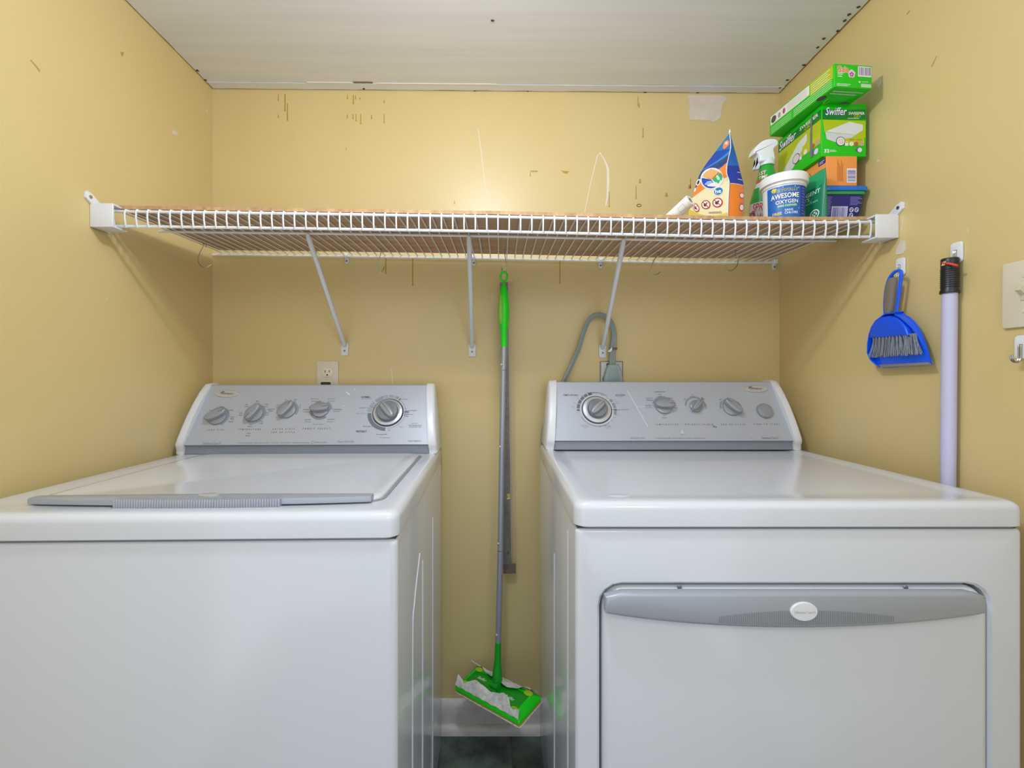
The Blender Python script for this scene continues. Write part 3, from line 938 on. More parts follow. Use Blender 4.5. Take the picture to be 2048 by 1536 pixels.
rod('middle_rail', XL + 0.022, XR - 0.010, 1.205, -0.0045, 0.0032)
rod('back_rail', XL + 0.006, XR - 0.012, SYB, -0.0048, 0.0033)
mb = MB()
path = [Vector((0, SYB + 0.003, ZB)), Vector((0, 1.25, (ZB + ZF) / 2)), Vector((0, SYF + 0.006, ZF)), Vector((0, SYF - 0.001, ZF - 0.001)), Vector((0, SYF - 0.0038, ZF - 0.005)), Vector((0, SYF - 0.0040, ZF - 0.02)), Vector((0, SYF - 0.001, ZF - LH - 0.003)), Vector((0, SYF + 0.001, ZF - LH - 0.006))]
path = [p + Vector((XL + 0.040, 0, sag(XL + 0.040))) for p in path]
mb.tube(path, 0.0019, 6)
cw0 = obj('cross_wire', mb, WIRE, shelf)
nx = int((XR - XL - 0.075) / 0.0256)
for k in range(1, nx + 1):
    x = 0.0256 * k
    copy_part(cw0, shelf, (x, 0, sag(XL + 0.04 + x) - sag(XL + 0.04)))
# end brackets on the side walls
for sx, X in ((-1, XL), (1, XR)):
    z0 = sag(X) + ZF
    xi = X - sx * 0.052
    a, b = min(X - sx * 0.0005, xi), max(X - sx * 0.0005, xi)
    mb = MB()
    y0 = SYF - 0.020
    mb.rbox(a, b, y0, y0 + 0.004, z0 - 0.047, z0 + 0.006, 0.0015)            # front
    mb.rbox(a, b, y0 + 0.001, y0 + 0.042, z0 - 0.047, z0 - 0.043, 0.0015)    # bottom lip
    mb.rbox(a, b, y0 + 0.001, y0 + 0.038, z0 + 0.002, z0 + 0.006, 0.0015)    # top
    wx = (X - sx * 0.0005, X - sx * 0.005)
    mb.rbox(min(wx), max(wx), y0 + 0.001, y0 + 0.05, z0 - 0.047, z0 + 0.006, 0.0015)
    br = obj('end_bracket', mb, WPLASTIC, shelf)
    mb = MB()
    pl = [(y0 + 0.05, z0 + 0.004), (y0 + 0.0, z0 + 0.004), (y0 - 0.014, z0 + 0.014), (y0 - 0.014, z0 + 0.026), (y0 - 0.010, z0 + 0.030), (y0 + 0.002, z0 + 0.027), (y0 + 0.03, z0 + 0.009)]
    mb.prism([Vector((X - sx * 0.0005, y, z)) for y, z in pl], (-sx * 0.005, 0, 0), 0.001)
    obj('screw_ear', mb, WPLASTIC, br)
    mb = MB()
    mb.lathe([(0.0042, 0), (0.0038, 0.0015), (0.001, 0.002)], Matrix.Translation((X - sx * 0.0055, y0 - 0.003, z0 + 0.0185)) @ Matrix.Rotation(-sx * PI / 2, 4, 'Y'), 12)
    obj('screw', mb, STEEL, br)
# braces
for tx, ty, bx, by in ((616, 462, 690, 693), (938, 466, 944.5, 695), (1247, 472, 1205, 697)):
    T0 = at(tx, ty, 1.203)
    T0.z = deck_z(T0.x, 1.205) - 0.011
    B0 = at(bx, by, YB - 0.007)
    mb = MB()
    d = (T0 - B0)
    mb.tube([B0, B0 + d * 0.04, T0 - d * 0.03, T0, T0 + Vector((0, -0.004, 0.006))], [0.004, 0.0068, 0.0068, 0.006, 0.003], 10)
    b = obj('brace', mb, BRACE, shelf)
    foot = at(bx, by + 5, YB)
    mb = MB()
    mb.rbox(-0.0118, 0.0118, -0.022, 0.020, 0, 0.005, 0.0018, Matrix.Translation(foot) @ Matrix.Rotation(PI / 2, 4, 'X'), cr=0.005)
    obj('foot_plate', mb, BRACE, b)
    mb = MB()
    mb.lathe([(0.0032, 0), (0.0028, 0.0016), (0.001, 0.002)], Matrix.Translation(foot + Vector((0, -0.005, -0.006))) @ Matrix.Rotation(PI / 2, 4, 'X'), 12)
    obj('screw', mb, KNOBD, b)
# clips along the back wall
for px in (695, 948, 1200, 1546):
    x = (px - CX) * YB / F
    z = deck_z(x, SYB)
    mb = MB()
    mb.rbox(x - 0.006, x + 0.006, YB - 0.018, YB - 0.0002, z - 0.010, z + 0.004, 0.002)
    mb.rbox(x - 0.0055, x + 0.0055, YB - 0.008, YB - 0.0002, z - 0.027, z - 0.006, 0.0025)
    c = obj('wall_clip', mb, WPLASTIC, shelf)
    mb = MB()
    mb.lathe([(0.0034, 0), (0.0026, 0.0016), (0.001, 0.0018)], Matrix.Translation((x, YB - 0.008, z - 0.019)) @ Matrix.Rotation(PI / 2, 4, 'X'), 10)
    obj('screw', mb, KNOBD, c)

# board lying on the wires, and a second thin piece under the boxes
def board(name, x0, x1, y0, y1, dz, th, label, m):
    n = 24
    loops = []
    q = random.Random(int(x0 * 1000))
    for k in range(n + 1):
        x = x0 + (x1 - x0) * k / n
        e = q.uniform(-0.0012, 0.0012)
        loops.append([Vector((x, y, deck_z(x, y) + dz + h)) for y, h in ((y0 + e, 0), (y1, 0), (y1, th), (y0 + e, th))])
    mb = MB()
    mb.rings(loops)
    return tag(obj(name, mb, m, smooth=0), label, 'board')
board('shelf_board', XL + 0.045, 0.842, 1.054, 1.424, 0.0021, 0.0055, 'long thin brown board lying on the wires of the white shelf', CARD)
board('shelf_strip', XL + 0.045, 0.845, 1.050, 1.0535, 0.0021, 0.008, 'narrow tan edging strip along the front of the brown shelf board', CARDE)
board('cardboard_sheet', 0.59, 0.846, 1.056, 1.34, 0.0078, 0.0022, 'short tan cardboard sheet under the stacked boxes at the right end', CARDE)
def shelf_top(x, y):
    return deck_z(x, y) + 0.0078 + (0.0023 if x > 0.585 and y < 1.345 else 0.0)

# S-hooks on the shelf wires
def s_hook(pts, Y, label, dy=0.010, parent=None):
    z0 = pts[0][1]
    P = [at(x, y, Y + dy * (k / (len(pts) - 1) - 0.5)) for k, (x, y) in enumerate(pts)]
    tp = P[0]
    zt = deck_z(tp.x, tp.y) + 0.0045
    loop = [Vector((tp.x + 0.004, tp.y + 0.003, zt - 0.014)), Vector((tp.x + 0.005, tp.y + 0.002, zt - 0.005)), Vector((tp.x + 0.003, tp.y + 0.001, zt + 0.0)), Vector((tp.x - 0.002, tp.y, zt - 0.003))]
    mb = MB()
    mb.tube(smoothpath(loop + P, 5), 0.0013, 7)
    o = obj('s_hook', mb, STEEL)
    return tag(o, label, 'hook', 's hooks under the shelf')
s_hook([(407.5, 490), (401, 503), (397, 514), (397, 525), (404.8, 533.7), (414, 534.5), (422.5, 529)], 1.345, 'empty steel s-hook under the left end of the wire shelf')
s_hook([(762.4, 502), (759.5, 515), (757.8, 527), (756.8, 537), (761.3, 545), (766, 540), (768.5, 534)], 1.38, 'empty steel s-hook between the left and middle shelf braces')
hk = s_hook([(1008.4, 500), (1010.5, 515), (1012.6, 530), (1013, 538), (1008.6, 546), (1004.5, 542), (1003.2, 535)], 1.365, 'steel s-hook that carries the green floor mop', 0.006)
s_hook([(1316.5, 508), (1309, 519), (1303.8, 530), (1302, 540), (1308.5, 548.7), (1315, 548), (1320, 544)], 1.362, 'empty steel s-hook just right of the right shelf brace')
s_hook([(1468.8, 500), (1473, 507), (1475.8, 514.5), (1475, 529.6), (1467, 539), (1459, 541.5), (1453, 537), (1449.8, 530)], 1.325, 'empty steel s-hook farthest right under the wire shelf')

# ------------------------------------------------------------------ floor mop
mop = thing('floor_mop', 'green and grey flat floor mop hanging from the shelf between washer and dryer', 'mop', (-0.01, 1.328, 0.2))
Pt = at(1008, 553, 1.362)
Ph0, Ph1 = at(1007.5, 566, 1.361), at(1008, 694, 1.356)
Pm = at(1003.5, 905, 1.348)
Ps0, Ps1 = at(996.5, 1284, 1.334), at(994.5, 1345, 1.330)
Pj = at(994, 1368, 1.328)
mb = MB()
mb.tube([Pt + Vector((0.0098 * math.cos(a), 0, 0.0135 * math.sin(a))) for a in [2 * PI * k / 20 for k in range(20)]], 0.0034, 8, closed=True)
obj('hanging_loop', mb, GREEN, mop)
def lerp(a, b, t):
    return a + (b - a) * t
mb = MB()
rr = [0.003, 0.0075, 0.0115, 0.0150, 0.0166, 0.0155, 0.0125, 0.0098, 0.0092, 0.0092]
tt = [0, 0.06, 0.16, 0.30, 0.45, 0.58, 0.68, 0.78, 0.88, 1.0]
mb.tube([lerp(Ph0, Ph1, t) for t in tt], rr, 18)
hd = obj('handle_grip', mb, GREEN, mop)
mb = MB()
pl = []
for k in range(9):
    t = k / 8
    pl.append(lerp(Ph0, Ph1, 0.18 + 0.48 * t) + Vector((-0.0075, -0.0125, 0)))
rr = [0.002, 0.005, 0.0065, 0.0072, 0.0075, 0.0075, 0.007, 0.0055, 0.002]
mb.tube([p + Vector((-0.002 * math.sin(PI * k / 8), 0.006 - 0.006 * math.sin(PI * k / 8), 0)) for k, p in enumerate(pl)], rr, 12)
obj('grip_inlay', mb, LIME, hd)
secs = ((Ph1, at(1006.8, 740, 1.354), 0.0083), (at(1006.8, 741, 1.354), Pm, 0.0079), (lerp(Pm, Pm, 0), at(1000.7, 1101, 1.341), 0.0079), (at(1000.7, 1102, 1.341), Ps0, 0.0082))
for a, b, r in secs:
    mb = MB()
    mb.tube([a, b], r, 14)
    obj('pole_section', mb, ALU, mop)
for px, py, Y in ((1003, 729, 1.346), (997, 1087, 1.334), (993.3, 1270, 1.327), (1000, 893, 1.340)):
    mb = MB()
    mb.lathe([(0.0022, -0.002), (0.0022, 0.0008), (0.0008, 0.0016)], Matrix.Translation(at(px, py, Y)) @ Matrix.Rotation(PI / 2, 4, 'X'), 8)
    obj('snap_button', mb, WPLASTIC, mop)
mb = MB()
mb.tube([Ps0, lerp(Ps0, Ps1, 0.6), Ps1, lerp(Ps1, Pj, 0.5), Pj], [0.0088, 0.0092, 0.0135, 0.0150, 0.011], 16)
obj('socket', mb, GREEND, mop)
# head
Lx = Vector((0.190, -0.176, 0.023)).normalized()
Sx = Vector((0.066, 0.080, 0.019))
Sx = (Sx - Lx * Sx.dot(Lx)).normalized()
Nz = Lx.cross(Sx)
HC = Vector((-0.010, 1.328, 0.207))
H = Matrix(((Lx.x, Sx.x, Nz.x, HC.x), (Lx.y, Sx.y, Nz.y, HC.y), (Lx.z, Sx.z, Nz.z, HC.z), (0, 0, 0, 1)))
hl, hs = 0.128, 0.051
mb = MB()
mb.rings([[H @ Vector((x, y, z)) for x, y in rrect(-hl + i, hl - i, -hs + i, hs - i, 0.006)] for i, z in ((0.002, -0.004), (0, 0), (0.001, 0.004), (0.018, 0.0165), (0.021, 0.0165), (0.0225, 0.0135))])
head = obj('mop_head', mb, GREEN, mop)
mb = MB()
mb.rbox(-hl + 0.0215, hl - 0.0215, -hs + 0.0215, hs - 0.0215, 0.012, 0.0142, 0.0004, H, cr=0.004)
obj('head_panel', mb, GREEND, head)
mb = MB()
mb.rbox(-hl + 0.001, hl - 0.001, -hs + 0.001, hs - 0.001, -0.010, -0.002, 0.003, H, cr=0.006)
obj('foam_pad', mb, mat('foam_yellow', '#b5bf1e', 0.7), head)
for sx in (-1, 1):
    for sy in (-1, 1):
        mb = MB()
        mb.lathe([(1, 0), (1, 0.0015), (0.7, 0.003), (0.2, 0.003)], H @ Matrix.Translation((sx * (hl - 0.030), sy * (hs - 0.019), 0.0150)), 18, 0.0145, 0.0095)
        obj('gripper', mb, YLIME, head)
mb = MB()
mb.prism([H @ Vector((0.016 * math.cos(a), 0.016 * math.sin(a), 0.013)) for a in [2 * PI * k / 18 for k in range(18)]], Nz * 0.006, 0.002)
mb.tube([H @ Vector((-0.014, 0.0, 0.024)), H @ Vector((0.016, 0.0, 0.024))], 0.010, 14)
obj('swivel_joint', mb, GREEND, head)
pr = Print(lambda a, c, d: H @ Vector((a, c, 0.0143 + d)))
pr.text('Swiffer', -0.062, 0.008, 0.034, 0.010, '#e9f3ea', 1, bold=0.01, shear=0.2)
pr.text('Swiffer', 0.060, -0.006, 0.034, 0.010, '#e9f3ea', 1, bold=0.01, shear=0.2)
pr.build('head_lettering', head)
# dusting cloth wrapped round the head, its long edges tucked over the top
q = random.Random(4)
mb = MB()
mb.rbox(-hl - 0.001, hl + 0.001, -hs - 0.001, hs + 0.001, -0.0125, -0.0095, 0.001, H, cr=0.006)
obj('dust_cloth', mb, CLOTH, mop)
for sy in (-1, 1):
    mb = MB()
    n, m = 30, 5
    loops = []
    for i in range(n + 1):
        t = -1 + 2 * i / n
        x = t * (hl - 0.004)
        wv = 0.5 + 0.5 * math.cos(t * PI * 1.0)
        pin = math.exp(-((abs(t) - 0.76) / 0.10) ** 2)
        row = []
        base = hs + 0.0022 if sy < 0 else hs + 0.002
        width = (0.017 + 0.014 * wv + 0.005 * math.sin(5 * t + sy)) * (1 - 0.55 * pin)
        for j in range(m + 1):
            s = j / m
            y = base - s * width - 0.006
            z = 0.0095 + 0.011 * min(1, s * 1.5) + (0.007 * math.sin(7 * t + 2 * sy) + 0.006) * s * (1 - pin) + 0.0015 * math.sin(23 * t + j)
            if abs(t) > 0.93:
                z += 0.008 * s * (abs(t) - 0.93) / 0.07
            row.append(H @ Vector((x, sy * y, max(z, 0.0060 + 0.6 * max(0, (hs - y))* 0.9 if y > hs - 0.02 else 0.0172))))
        loops.append(row)
    top = [[p + Nz * 0.0009 for p in row] for row in loops]
    mb.rings([a + b[::-1] for a, b in zip(loops, top)])
    obj('cloth_edge', mb, CLOTH, mop)

# ------------------------------------------------------------------ ruler hanging behind the mop
rul = thing('metal_ruler', 'worn grey yardstick in a clear sleeve hanging behind the mop pole', 'ruler', (0.03, 1.440, 0.5))
Yr = 1.438
a, b = at(1012.5, 562, Yr), at(1019.5, 1147, Yr)
dv_ = (b - a).normalized()
xv = dv_.cross(Vector((0, 1, 0))).normalized()
if xv.x < 0: xv = -xv
def strip(u0, u1, t0, t1, y0, y1):
    mb = MB()
    P = [a + dv_ * t0 + xv * u0, a + dv_ * t0 + xv * u1, a + dv_ * t1 + xv * u1, a + dv_ * t1 + xv * u0]
    mb.prism([Vector((p.x, Yr + y0, p.z)) for p in P], (0, y1 - y0, 0))
    return mb
Lr = (b - a).length
obj('blade', strip(-0.020, 0.0062, 0.004, Lr - 0.03, 0.0, 0.0016), RULER, rul, 0)
obj('sleeve', strip(-0.0205, 0.0195, 0.0, Lr - 0.028, 0.0022, 0.0034), SLEEVE, rul, 0)
obj('sleeve_bottom', strip(-0.0205, 0.0195, Lr - 0.030, Lr, -0.0006, 0.0036), mat('sleeve_brown', '#7d6a5c', 0.4, noise=((60, 60, 40), '#5e4c42')), rul, 0)
obj('sleeve_edge', strip(0.0056, 0.0068, 0.004, Lr - 0.05, -0.0006, 0.002), mat('pale_edge', '#c4bba8', 0.5), rul, 0)
pr = Print(lambda u, t, d: Vector(((a + dv_ * t + xv * u).x, Yr - 0.0002 - d, (a + dv_ * t + xv * u).z)))
for k in range(1, 36):
    t = Lr - 0.04 - k * 0.0254 * 0.98
    if t > 0.02:
        pr.text(str(k), -0.004, t, 0.004 if k < 10 else 0.006, -0.006, '#3d3833', 1)
        pr.rect(0.0005, t + 0.006, 0.0038, t + 0.0066, '#3d3833', 1)
pr.rect(-0.006, 0.665, 0.0035, 0.678, '#c9b137', 1)
pr.rect(-0.006, 0.678, 0.0035, 0.682, '#d9d4c4', 1)
pr.build('scale_marks', rul)

# ------------------------------------------------------------------ outlets, plugs, cord
def plate_frame(P, right, up):
    n = right.cross(up)
    return Matrix(((right.x, up.x, n.x, P.x), (right.y, up.y, n.y, P.y), (right.z, up.z, n.z, P.z), (0, 0, 0, 1)))
RX, UZ = Vector((1, 0, 0)), Vector((0, 0, 1))
c = at(656, 758, YB)
ou = thing('wall_outlet', 'almond duplex wall outlet above the washing machine console', 'outlet', c)
Q = plate_frame(c, RX, UZ)
mb = MB()
mb.rbox(-0.0345, 0.0345, -0.057, 0.057, 0.0003, 0.005, 0.002, Q, cr=0.004)
obj('cover_plate', mb, ALMOND, ou)
for dz in (0.0195, -0.0195):
    mb = MB()
    pl = []
    for k in range(28):
        an = 2 * PI * k / 28
        pl.append(Q @ Vector((0.0172 * math.cos(an), dz + max(-0.0138, min(0.0138, 0.0172 * math.sin(an))), 0.004)))
    mb.prism(pl, Q.to_3x3() @ Vector((0, 0, 0.0028)), 0.0006)
    rc = obj('receptacle', mb, mat('almond_receptacle', '#e2d8c0', 0.35), ou)
    pr = Print(lambda u, v, d, dz=dz: Q @ Vector((u, v + dz, 0.0069 + d)))
    pr.rect(-0.0078, 0.0005, -0.0055, 0.0082, SLOT, 1)
    pr.rect(0.0052, 0.0015, 0.0075, 0.0082, SLOT, 1)
    pr.ell(0, -0.0068, 0.0026, 0.0028, SLOT, 1, 12)
    pr.build('slots', rc)
mb = MB()
mb.lathe([(0.003, 0), (0.0024, 0.0012), (0.0008, 0.0014)], Q @ Matrix.Translation((0, 0, 0.005)), 10)
obj('screw', mb, ALMOND, ou)
mb = MB()
mb.rbox(-0.0125, 0.0125, -0.0345, -0.0095, 0.0072, 0.030, 0.003, Q)
plug = thing('power_plug', 'black power plug in the lower socket of the almond outlet', 'plug', c + Vector((0, -0.02, -0.03)))
obj('plug_body', mb, BLACK, plug)
mb = MB()
mb.tube(smoothpath([Q @ Vector((0, -0.028, 0.028)), Q @ Vector((0, -0.036, 0.037)), Q @ Vector((0, -0.06, 0.035)), Q @ Vector((0.01, -0.14, 0.03)), Q @ Vector((0.02, -0.4, 0.03))], 5), 0.0035, 8)
obj('cable', mb, BLACK, plug)

c = at(1222.5, 762, YB)
do = thing('dryer_outlet', 'grey dryer outlet with metal frame on the wall above the dryer', 'outlet', c)
Q = plate_frame(c, RX, UZ)
mb = MB()
mb.rbox(-0.0365, 0.0365, -0.06, 0.063, 0.0003, 0.005, 0.0015, Q, cr=0.002)
obj('metal_frame', mb, mat('dull_metal', '#7f7a70', 0.4, metal=0.6), do)
mb = MB()
mb.rbox(-0.0335, 0.0335, -0.057, 0.060, 0.004, 0.0065, 0.001, Q, cr=0.002)
obj('cover_plate', mb, mat('cover_grey', '#c5c8c6', 0.4), do)
mb = MB()
mb.lathe([(0.028, 0.0), (0.028, 0.004), (0.024, 0.006), (0.008, 0.006)], Q @ Matrix.Translation((-0.002, 0.004, 0.005)), 26)
mb.rbox(-0.017, 0.002, 0.035, 0.056, 0.005, 0.008, 0.001, Q)
obj('receptacle', mb, BLACK, do)
cord = thing('electric_cable', 'grey flat power cord arching over the dryer with a large grey plug', 'cord', c + Vector((0.0, -0.02, -0.03)))
pq = at(1224.5, 748, YB - 0.012)
Qp = plate_frame(pq, RX, UZ)
mb = MB()
pl = [(-0.030, -0.034), (0.030, -0.034), (0.0295, -0.012), (0.024, 0.012), (0.019, 0.025), (0.017, 0.030), (-0.014, 0.030), (-0.017, 0.026), (-0.0225, 0.012), (-0.0285, -0.008)]
mb.prism([Qp @ Vector((x, y, 0.0)) for x, y in pl], Qp.to_3x3() @ Vector((0, 0, 0.019)), 0.004, 3)
pb = obj('plug_body', mb, PLUG, cord)
mb = MB()
pl = [(-0.013, 0.019), (0.012, 0.019), (0.019, -0.012), (0.018, -0.030), (-0.019, -0.030), (-0.019, -0.012)]
mb.prism([Qp @ Vector((x, y, 0.0188)) for x, y in pl], Qp.to_3x3() @ Vector((0, 0, 0.001)), 0.0005)
obj('plug_face', mb, mat('plug_inset', '#8a9a9a', 0.5), pb)
raw = [(1224.5, 735, 1.448), (1224.8, 716, 1.447), (1226.5, 695, 1.446), (1228.5, 672, 1.444), (1225, 652, 1.441), (1215.5, 636.5, 1.439), (1200, 629.5, 1.437), (1185, 633, 1.437), (1175, 646, 1.437), (1166.5, 668, 1.437), (1158, 696, 1.438), (1146, 724, 1.439), (1130, 758, 1.44), (1110, 800, 1.44), (1094, 835, 1.44), (1086, 868, 1.44), (1086, 905, 1.44), (1095, 960, 1.44), (1110, 1040, 1.44)]
cen = smoothpath([at(*p) for p in raw], 6)
for k, off in enumerate((-1, 0, 1)):
    mb = MB()
    pts = []
    for i, p in enumerate(cen):
        t = (cen[min(i + 1, len(cen) - 1)] - cen[max(i - 1, 0)]).normalized()
        nn = t.cross(Vector((0, 1, 0))).normalized()
        s = 0.0058 if i < 14 else max(0.0042, 0.0058 - 0.0004 * (i - 14))
        tw = 0.0 if i < 14 else min(0.7, 0.04 * (i - 14))
        pts.append(p + nn * off * s * math.cos(tw) + Vector((0, 1, 0)) * off * s * math.sin(tw))
    mb.tube(pts, 0.0042, 8)
    obj('conductor', mb, CORD, cord)
tp = at(1226.5, 697, 1.446)
for k in range(4):
    mb = MB()
    mb.tube([tp + Vector((0.0125 * math.cos(an), 0.0065 * math.sin(an), 0.002 * k - 0.004 + 0.001 * math.cos(an))) for an in [2 * PI * i / 14 for i in range(14)]], 0.0007, 5, closed=True)
    obj('twist_wire', mb, KNOBD, cord)
mb = MB()
mb.prism([tp + Vector(v) for v in ((-0.012, -0.008, -0.002), (-0.020, -0.010, -0.010), (-0.012, -0.010, -0.012), (-0.006, -0.009, -0.006), (-0.006, -0.008, 0.004))], (0, -0.0015, 0))
obj('tie_tag', mb, WPLASTIC, cord)

# ------------------------------------------------------------------ right wall
UY = Vector((0, -1, 0))          # to the right as seen from inside, facing the right wall
sw_c = Vector((XR, 0.776, 1.259))
sw = thing('light_switch', 'almond light switch plate on the right wall', 'switch', sw_c)
Q = plate_frame(sw_c, UY, UZ)
mb = MB()
mb.rbox(-0.035, 0.035, -0.057, 0.057, 0.0003, 0.006, 0.0025, Q, cr=0.004)
obj('cover_plate', mb, ALMOND, sw)
mb = MB()
mb.rbox(-0.005, 0.005, -0.012, 0.012, 0.005, 0.0075, 0.0008, Q)
mb.prism([Q @ Vector(v) for v in ((-0.0042, -0.005, 0.006), (-0.0042, 0.009, 0.006), (-0.0042, 0.012, 0.016), (-0.0042, 0.005, 0.017))], Q.to_3x3() @ Vector((0.0084, 0, 0)), 0.0008)
obj('toggle', mb, mat('toggle_almond', '#cfc3a6', 0.35), sw)
for dz in (0.030, -0.030):
    mb = MB()
    mb.lathe([(0.0034, 0), (0.0028, 0.0014), (0.001, 0.0018)], Q @ Matrix.Translation((0, dz, 0.006)), 10)
    obj('screw', mb, ALMOND, sw)
def wall_hook(px, py, label, prongs=False):
    P = on_x(px, py, XR)
    t = thing('adhesive_hook', label, 'hook', P, 0, 'white adhesive hooks on the right wall')
    Q = plate_frame(P, UY, UZ)
    mb = MB()
    mb.rbox(-0.0115, 0.0115, -0.020, 0.020, 0.0003, 0.0055, 0.002, Q, cr=0.006)
    obj('hook_base', mb, WPLASTIC, t)
    mb = MB()
    mb.tube(smoothpath([Q @ Vector(v) for v in ((-0.0016, 0.004, 0.004), (-0.0016, 0.002, 0.008), (-0.0016, -0.018, 0.0085), (-0.0016, -0.026, 0.013), (-0.0016, -0.023, 0.020), (-0.0016, -0.014, 0.023))], 4), 0.0012, 6)
    mb.tube(smoothpath([Q @ Vector(v) for v in ((0.0016, 0.004, 0.004), (0.0016, 0.002, 0.008), (0.0016, -0.018, 0.0085), (0.0016, -0.026, 0.013), (0.0016, -0.023, 0.020), (0.0016, -0.014, 0.023))], 4), 0.0012, 6)
    obj('hook_wire', mb, STEEL, t)
    return P
wall_hook(1804, 534, 'white adhesive hook that carries the blue dustpan')
wall_hook(1917, 505, 'white adhesive hook that carries the lavender broom stick')
wall_hook(2049, 694, 'white adhesive hook with a free wire below the light switch')

# dustpan and brush
def dp(cx, cy, X):
    return on_x(1680 + cx * .2084, 460 + cy * .2084, X)
pan = thing('dustpan', 'bright blue plastic dustpan hanging on the right wall', 'dustpan', dp(560, 1310, 0.868))
X0 = 0.872
def dpr(cx, cy, ht):
    """rim outline: its far side is traced along the raised edge, its near side along the base"""
    if cx < 545:
        p = dp(cx, cy, X0 - ht)
        return Vector((X0, p.y, p.z))
    return dp(cx, cy, X0)
outl = [(252, 1180), (265, 1090), (280, 1000), (305, 925), (345, 865), (400, 822), (432, 795), (540, 780), (600, 797), (660, 828), (715, 872), (757, 930), (800, 1020), (845, 1140), (888, 1292), (352, 1326), (310, 1298), (270, 1248)]
mb = MB()
mb.prism([dpr(x, y, 0.016) for x, y in outl], (-0.003, 0, 0), 0.0008)
obj('pan_floor', mb, BLUE, pan)
wall_pts = [(345, 1322), (306, 1295), (268, 1246), (254, 1180), (267, 1090), (282, 1000), (307, 928), (347, 868), (402, 826), (434, 800), (540, 786), (600, 802), (658, 833), (712, 876), (753, 933), (796, 1022), (841, 1142), (884, 1290)]
lo, hi = [], []
n = len(wall_pts)
for k, (x, y) in enumerate(wall_pts):
    ht = 0.018 * (1.0 if 3 < k < n - 1 else (0.25 + 0.2 * k if k <= 3 else 0.12))
    if k > n - 5:
        ht = 0.018 * (0.15 + 0.2 * (n - 1 - k))
    p = dpr(x, y, 0.016)
    cen_ = dp(570, 1060, X0)
    o_ = (cen_ - p).normalized() * 0.0025
    lo.append((p, p + o_))
    hi.append((p + Vector((-ht, 0, 0)), p + o_ + Vector((-ht, 0, 0))))
mb = MB()
mb.rings([[l[0], h[0], h[1], l[1]] for l, h in zip(lo, hi)])
obj('pan_rim', mb, BLUE, pan)
mb = MB()
mb.prism([dp(x, y, X0 - 0.003) for x, y in ((352, 1325), (370, 1293), (850, 1268), (886, 1291))], (-0.002, 0, 0), 0.0006)
obj('lip_strip', mb, mat('pan_lip_grey', '#86807a', 0.6), pan)
hp = smoothpath([dp(x, y, X0 - 0.008) for x, y in ((436, 800), (432, 740), (436, 640), (450, 545), (478, 460), (520, 408), (560, 390), (585, 400), (588, 440), (578, 520), (565, 620), (552, 710), (544, 784))], 5)
mb = MB()
mb.tube(hp, 0.0034, 8, up=Vector((-1, 0, 0)))
obj('handle_loop', mb, BLUE, pan)
brush = thing('hand_brush', 'small hand brush with grey bristles and grey grip clipped inside the blue dustpan', 'brush', dp(500, 1200, 0.85))
mb = MB()
bo = [(330, 1040), (335, 985), (355, 920), (392, 868), (440, 835), (520, 822), (590, 838), (645, 880), (685, 930), (712, 1005), (716, 1012)]
mb.prism([dp(x, y, X0 - 0.006) for x, y in bo], (-0.013, 0, 0), 0.004, 3)
obj('brush_body', mb, BLUED, brush)
mb = MB()
gp = closedpath([dp(x, y, X0 - 0.006) for x, y in ((546, 455), (500, 470), (468, 545), (455, 650), (452, 755), (470, 805), (500, 808), (520, 770), (535, 650), (556, 500))], 3)
mb.prism(gp, (-0.009, 0, 0), 0.003, 2)
obj('grip', mb, GREYRUB, brush)
q = random.Random(9)
for k in range(13):
    t = k / 12
    tx, ty = 330 + (712 - 330) * t, 1036 - 26 * t
    bx, by = 300 + (758 - 300) * t, 1216 - 28 * t
    a0, b0 = dp(tx, ty, X0 - 0.014), dp(bx, by, X0 - 0.014)
    mb = MB()
    for i in range(16):
        o1 = Vector((q.uniform(-.004, .004), q.uniform(-.0016, .0016), q.uniform(-.001, .001)))
        o2 = Vector((q.uniform(-.007, .007), q.uniform(-.0042, .0042), q.uniform(-.003, .003)))
        mb.tube([a0 + o1 + Vector((0, 0, .003)), (a0 + b0) / 2 + (o1 + o2) / 2, b0 + o2], [0.0006, 0.0008, 0.0007], 4)
    obj('bristle_tuft', mb, BRIST, brush)

# broom stick
st = thing('broom_stick', 'lavender white broom stick with black grip hanging beside the dryer', 'broom stick', (0.8745, 0.893, 0.04))
Yp = 0.893
pt, pb_ = Vector((0.8735, Yp, 1.348)), Vector((0.8735, 0.905, 0.03))
ax = (pb_ - pt).normalized()
mb = MB()
mb.tube([pt + ax * 0.064, pb_], 0.0120, 18)
obj('stick', mb, LAV, st)
mb = MB()
mb.tube([pt, pt + ax * 0.002, pt + ax * 0.010, pt + ax * 0.060, pt + ax * 0.064, pt + ax * 0.068], [0.0125, 0.0138, 0.0136, 0.0134, 0.0152, 0.0150], 18)
gr = obj('black_grip', mb, BLACK, st)
for k in range(9):
    mb = MB()
    c0 = pt + ax * (0.022 + 0.0042 * k)
    mb.tube([c0 + Vector((0.0137 * math.cos(an), 0.0137 * math.sin(an), 0)) for an in [2 * PI * i / 18 for i in range(18)]], 0.0007, 5, closed=True)
    obj('grip_rib', mb, BLACK, gr)
mb = MB()
c0 = pt + ax * 0.010
mb.prism([c0 + Vector((-0.0128, 0.004, -0.004)), c0 + Vector((-0.0138, 0.000, 0.003)), c0 + Vector((-0.0128, -0.006, 0.004)), c0 + Vector((-0.0133, -0.004, -0.004))], (-0.0008, -0.0006, 0))
obj('hang_hole', mb, mat('cream_plastic', '#d9c98e', 0.5), gr)
mb = MB()
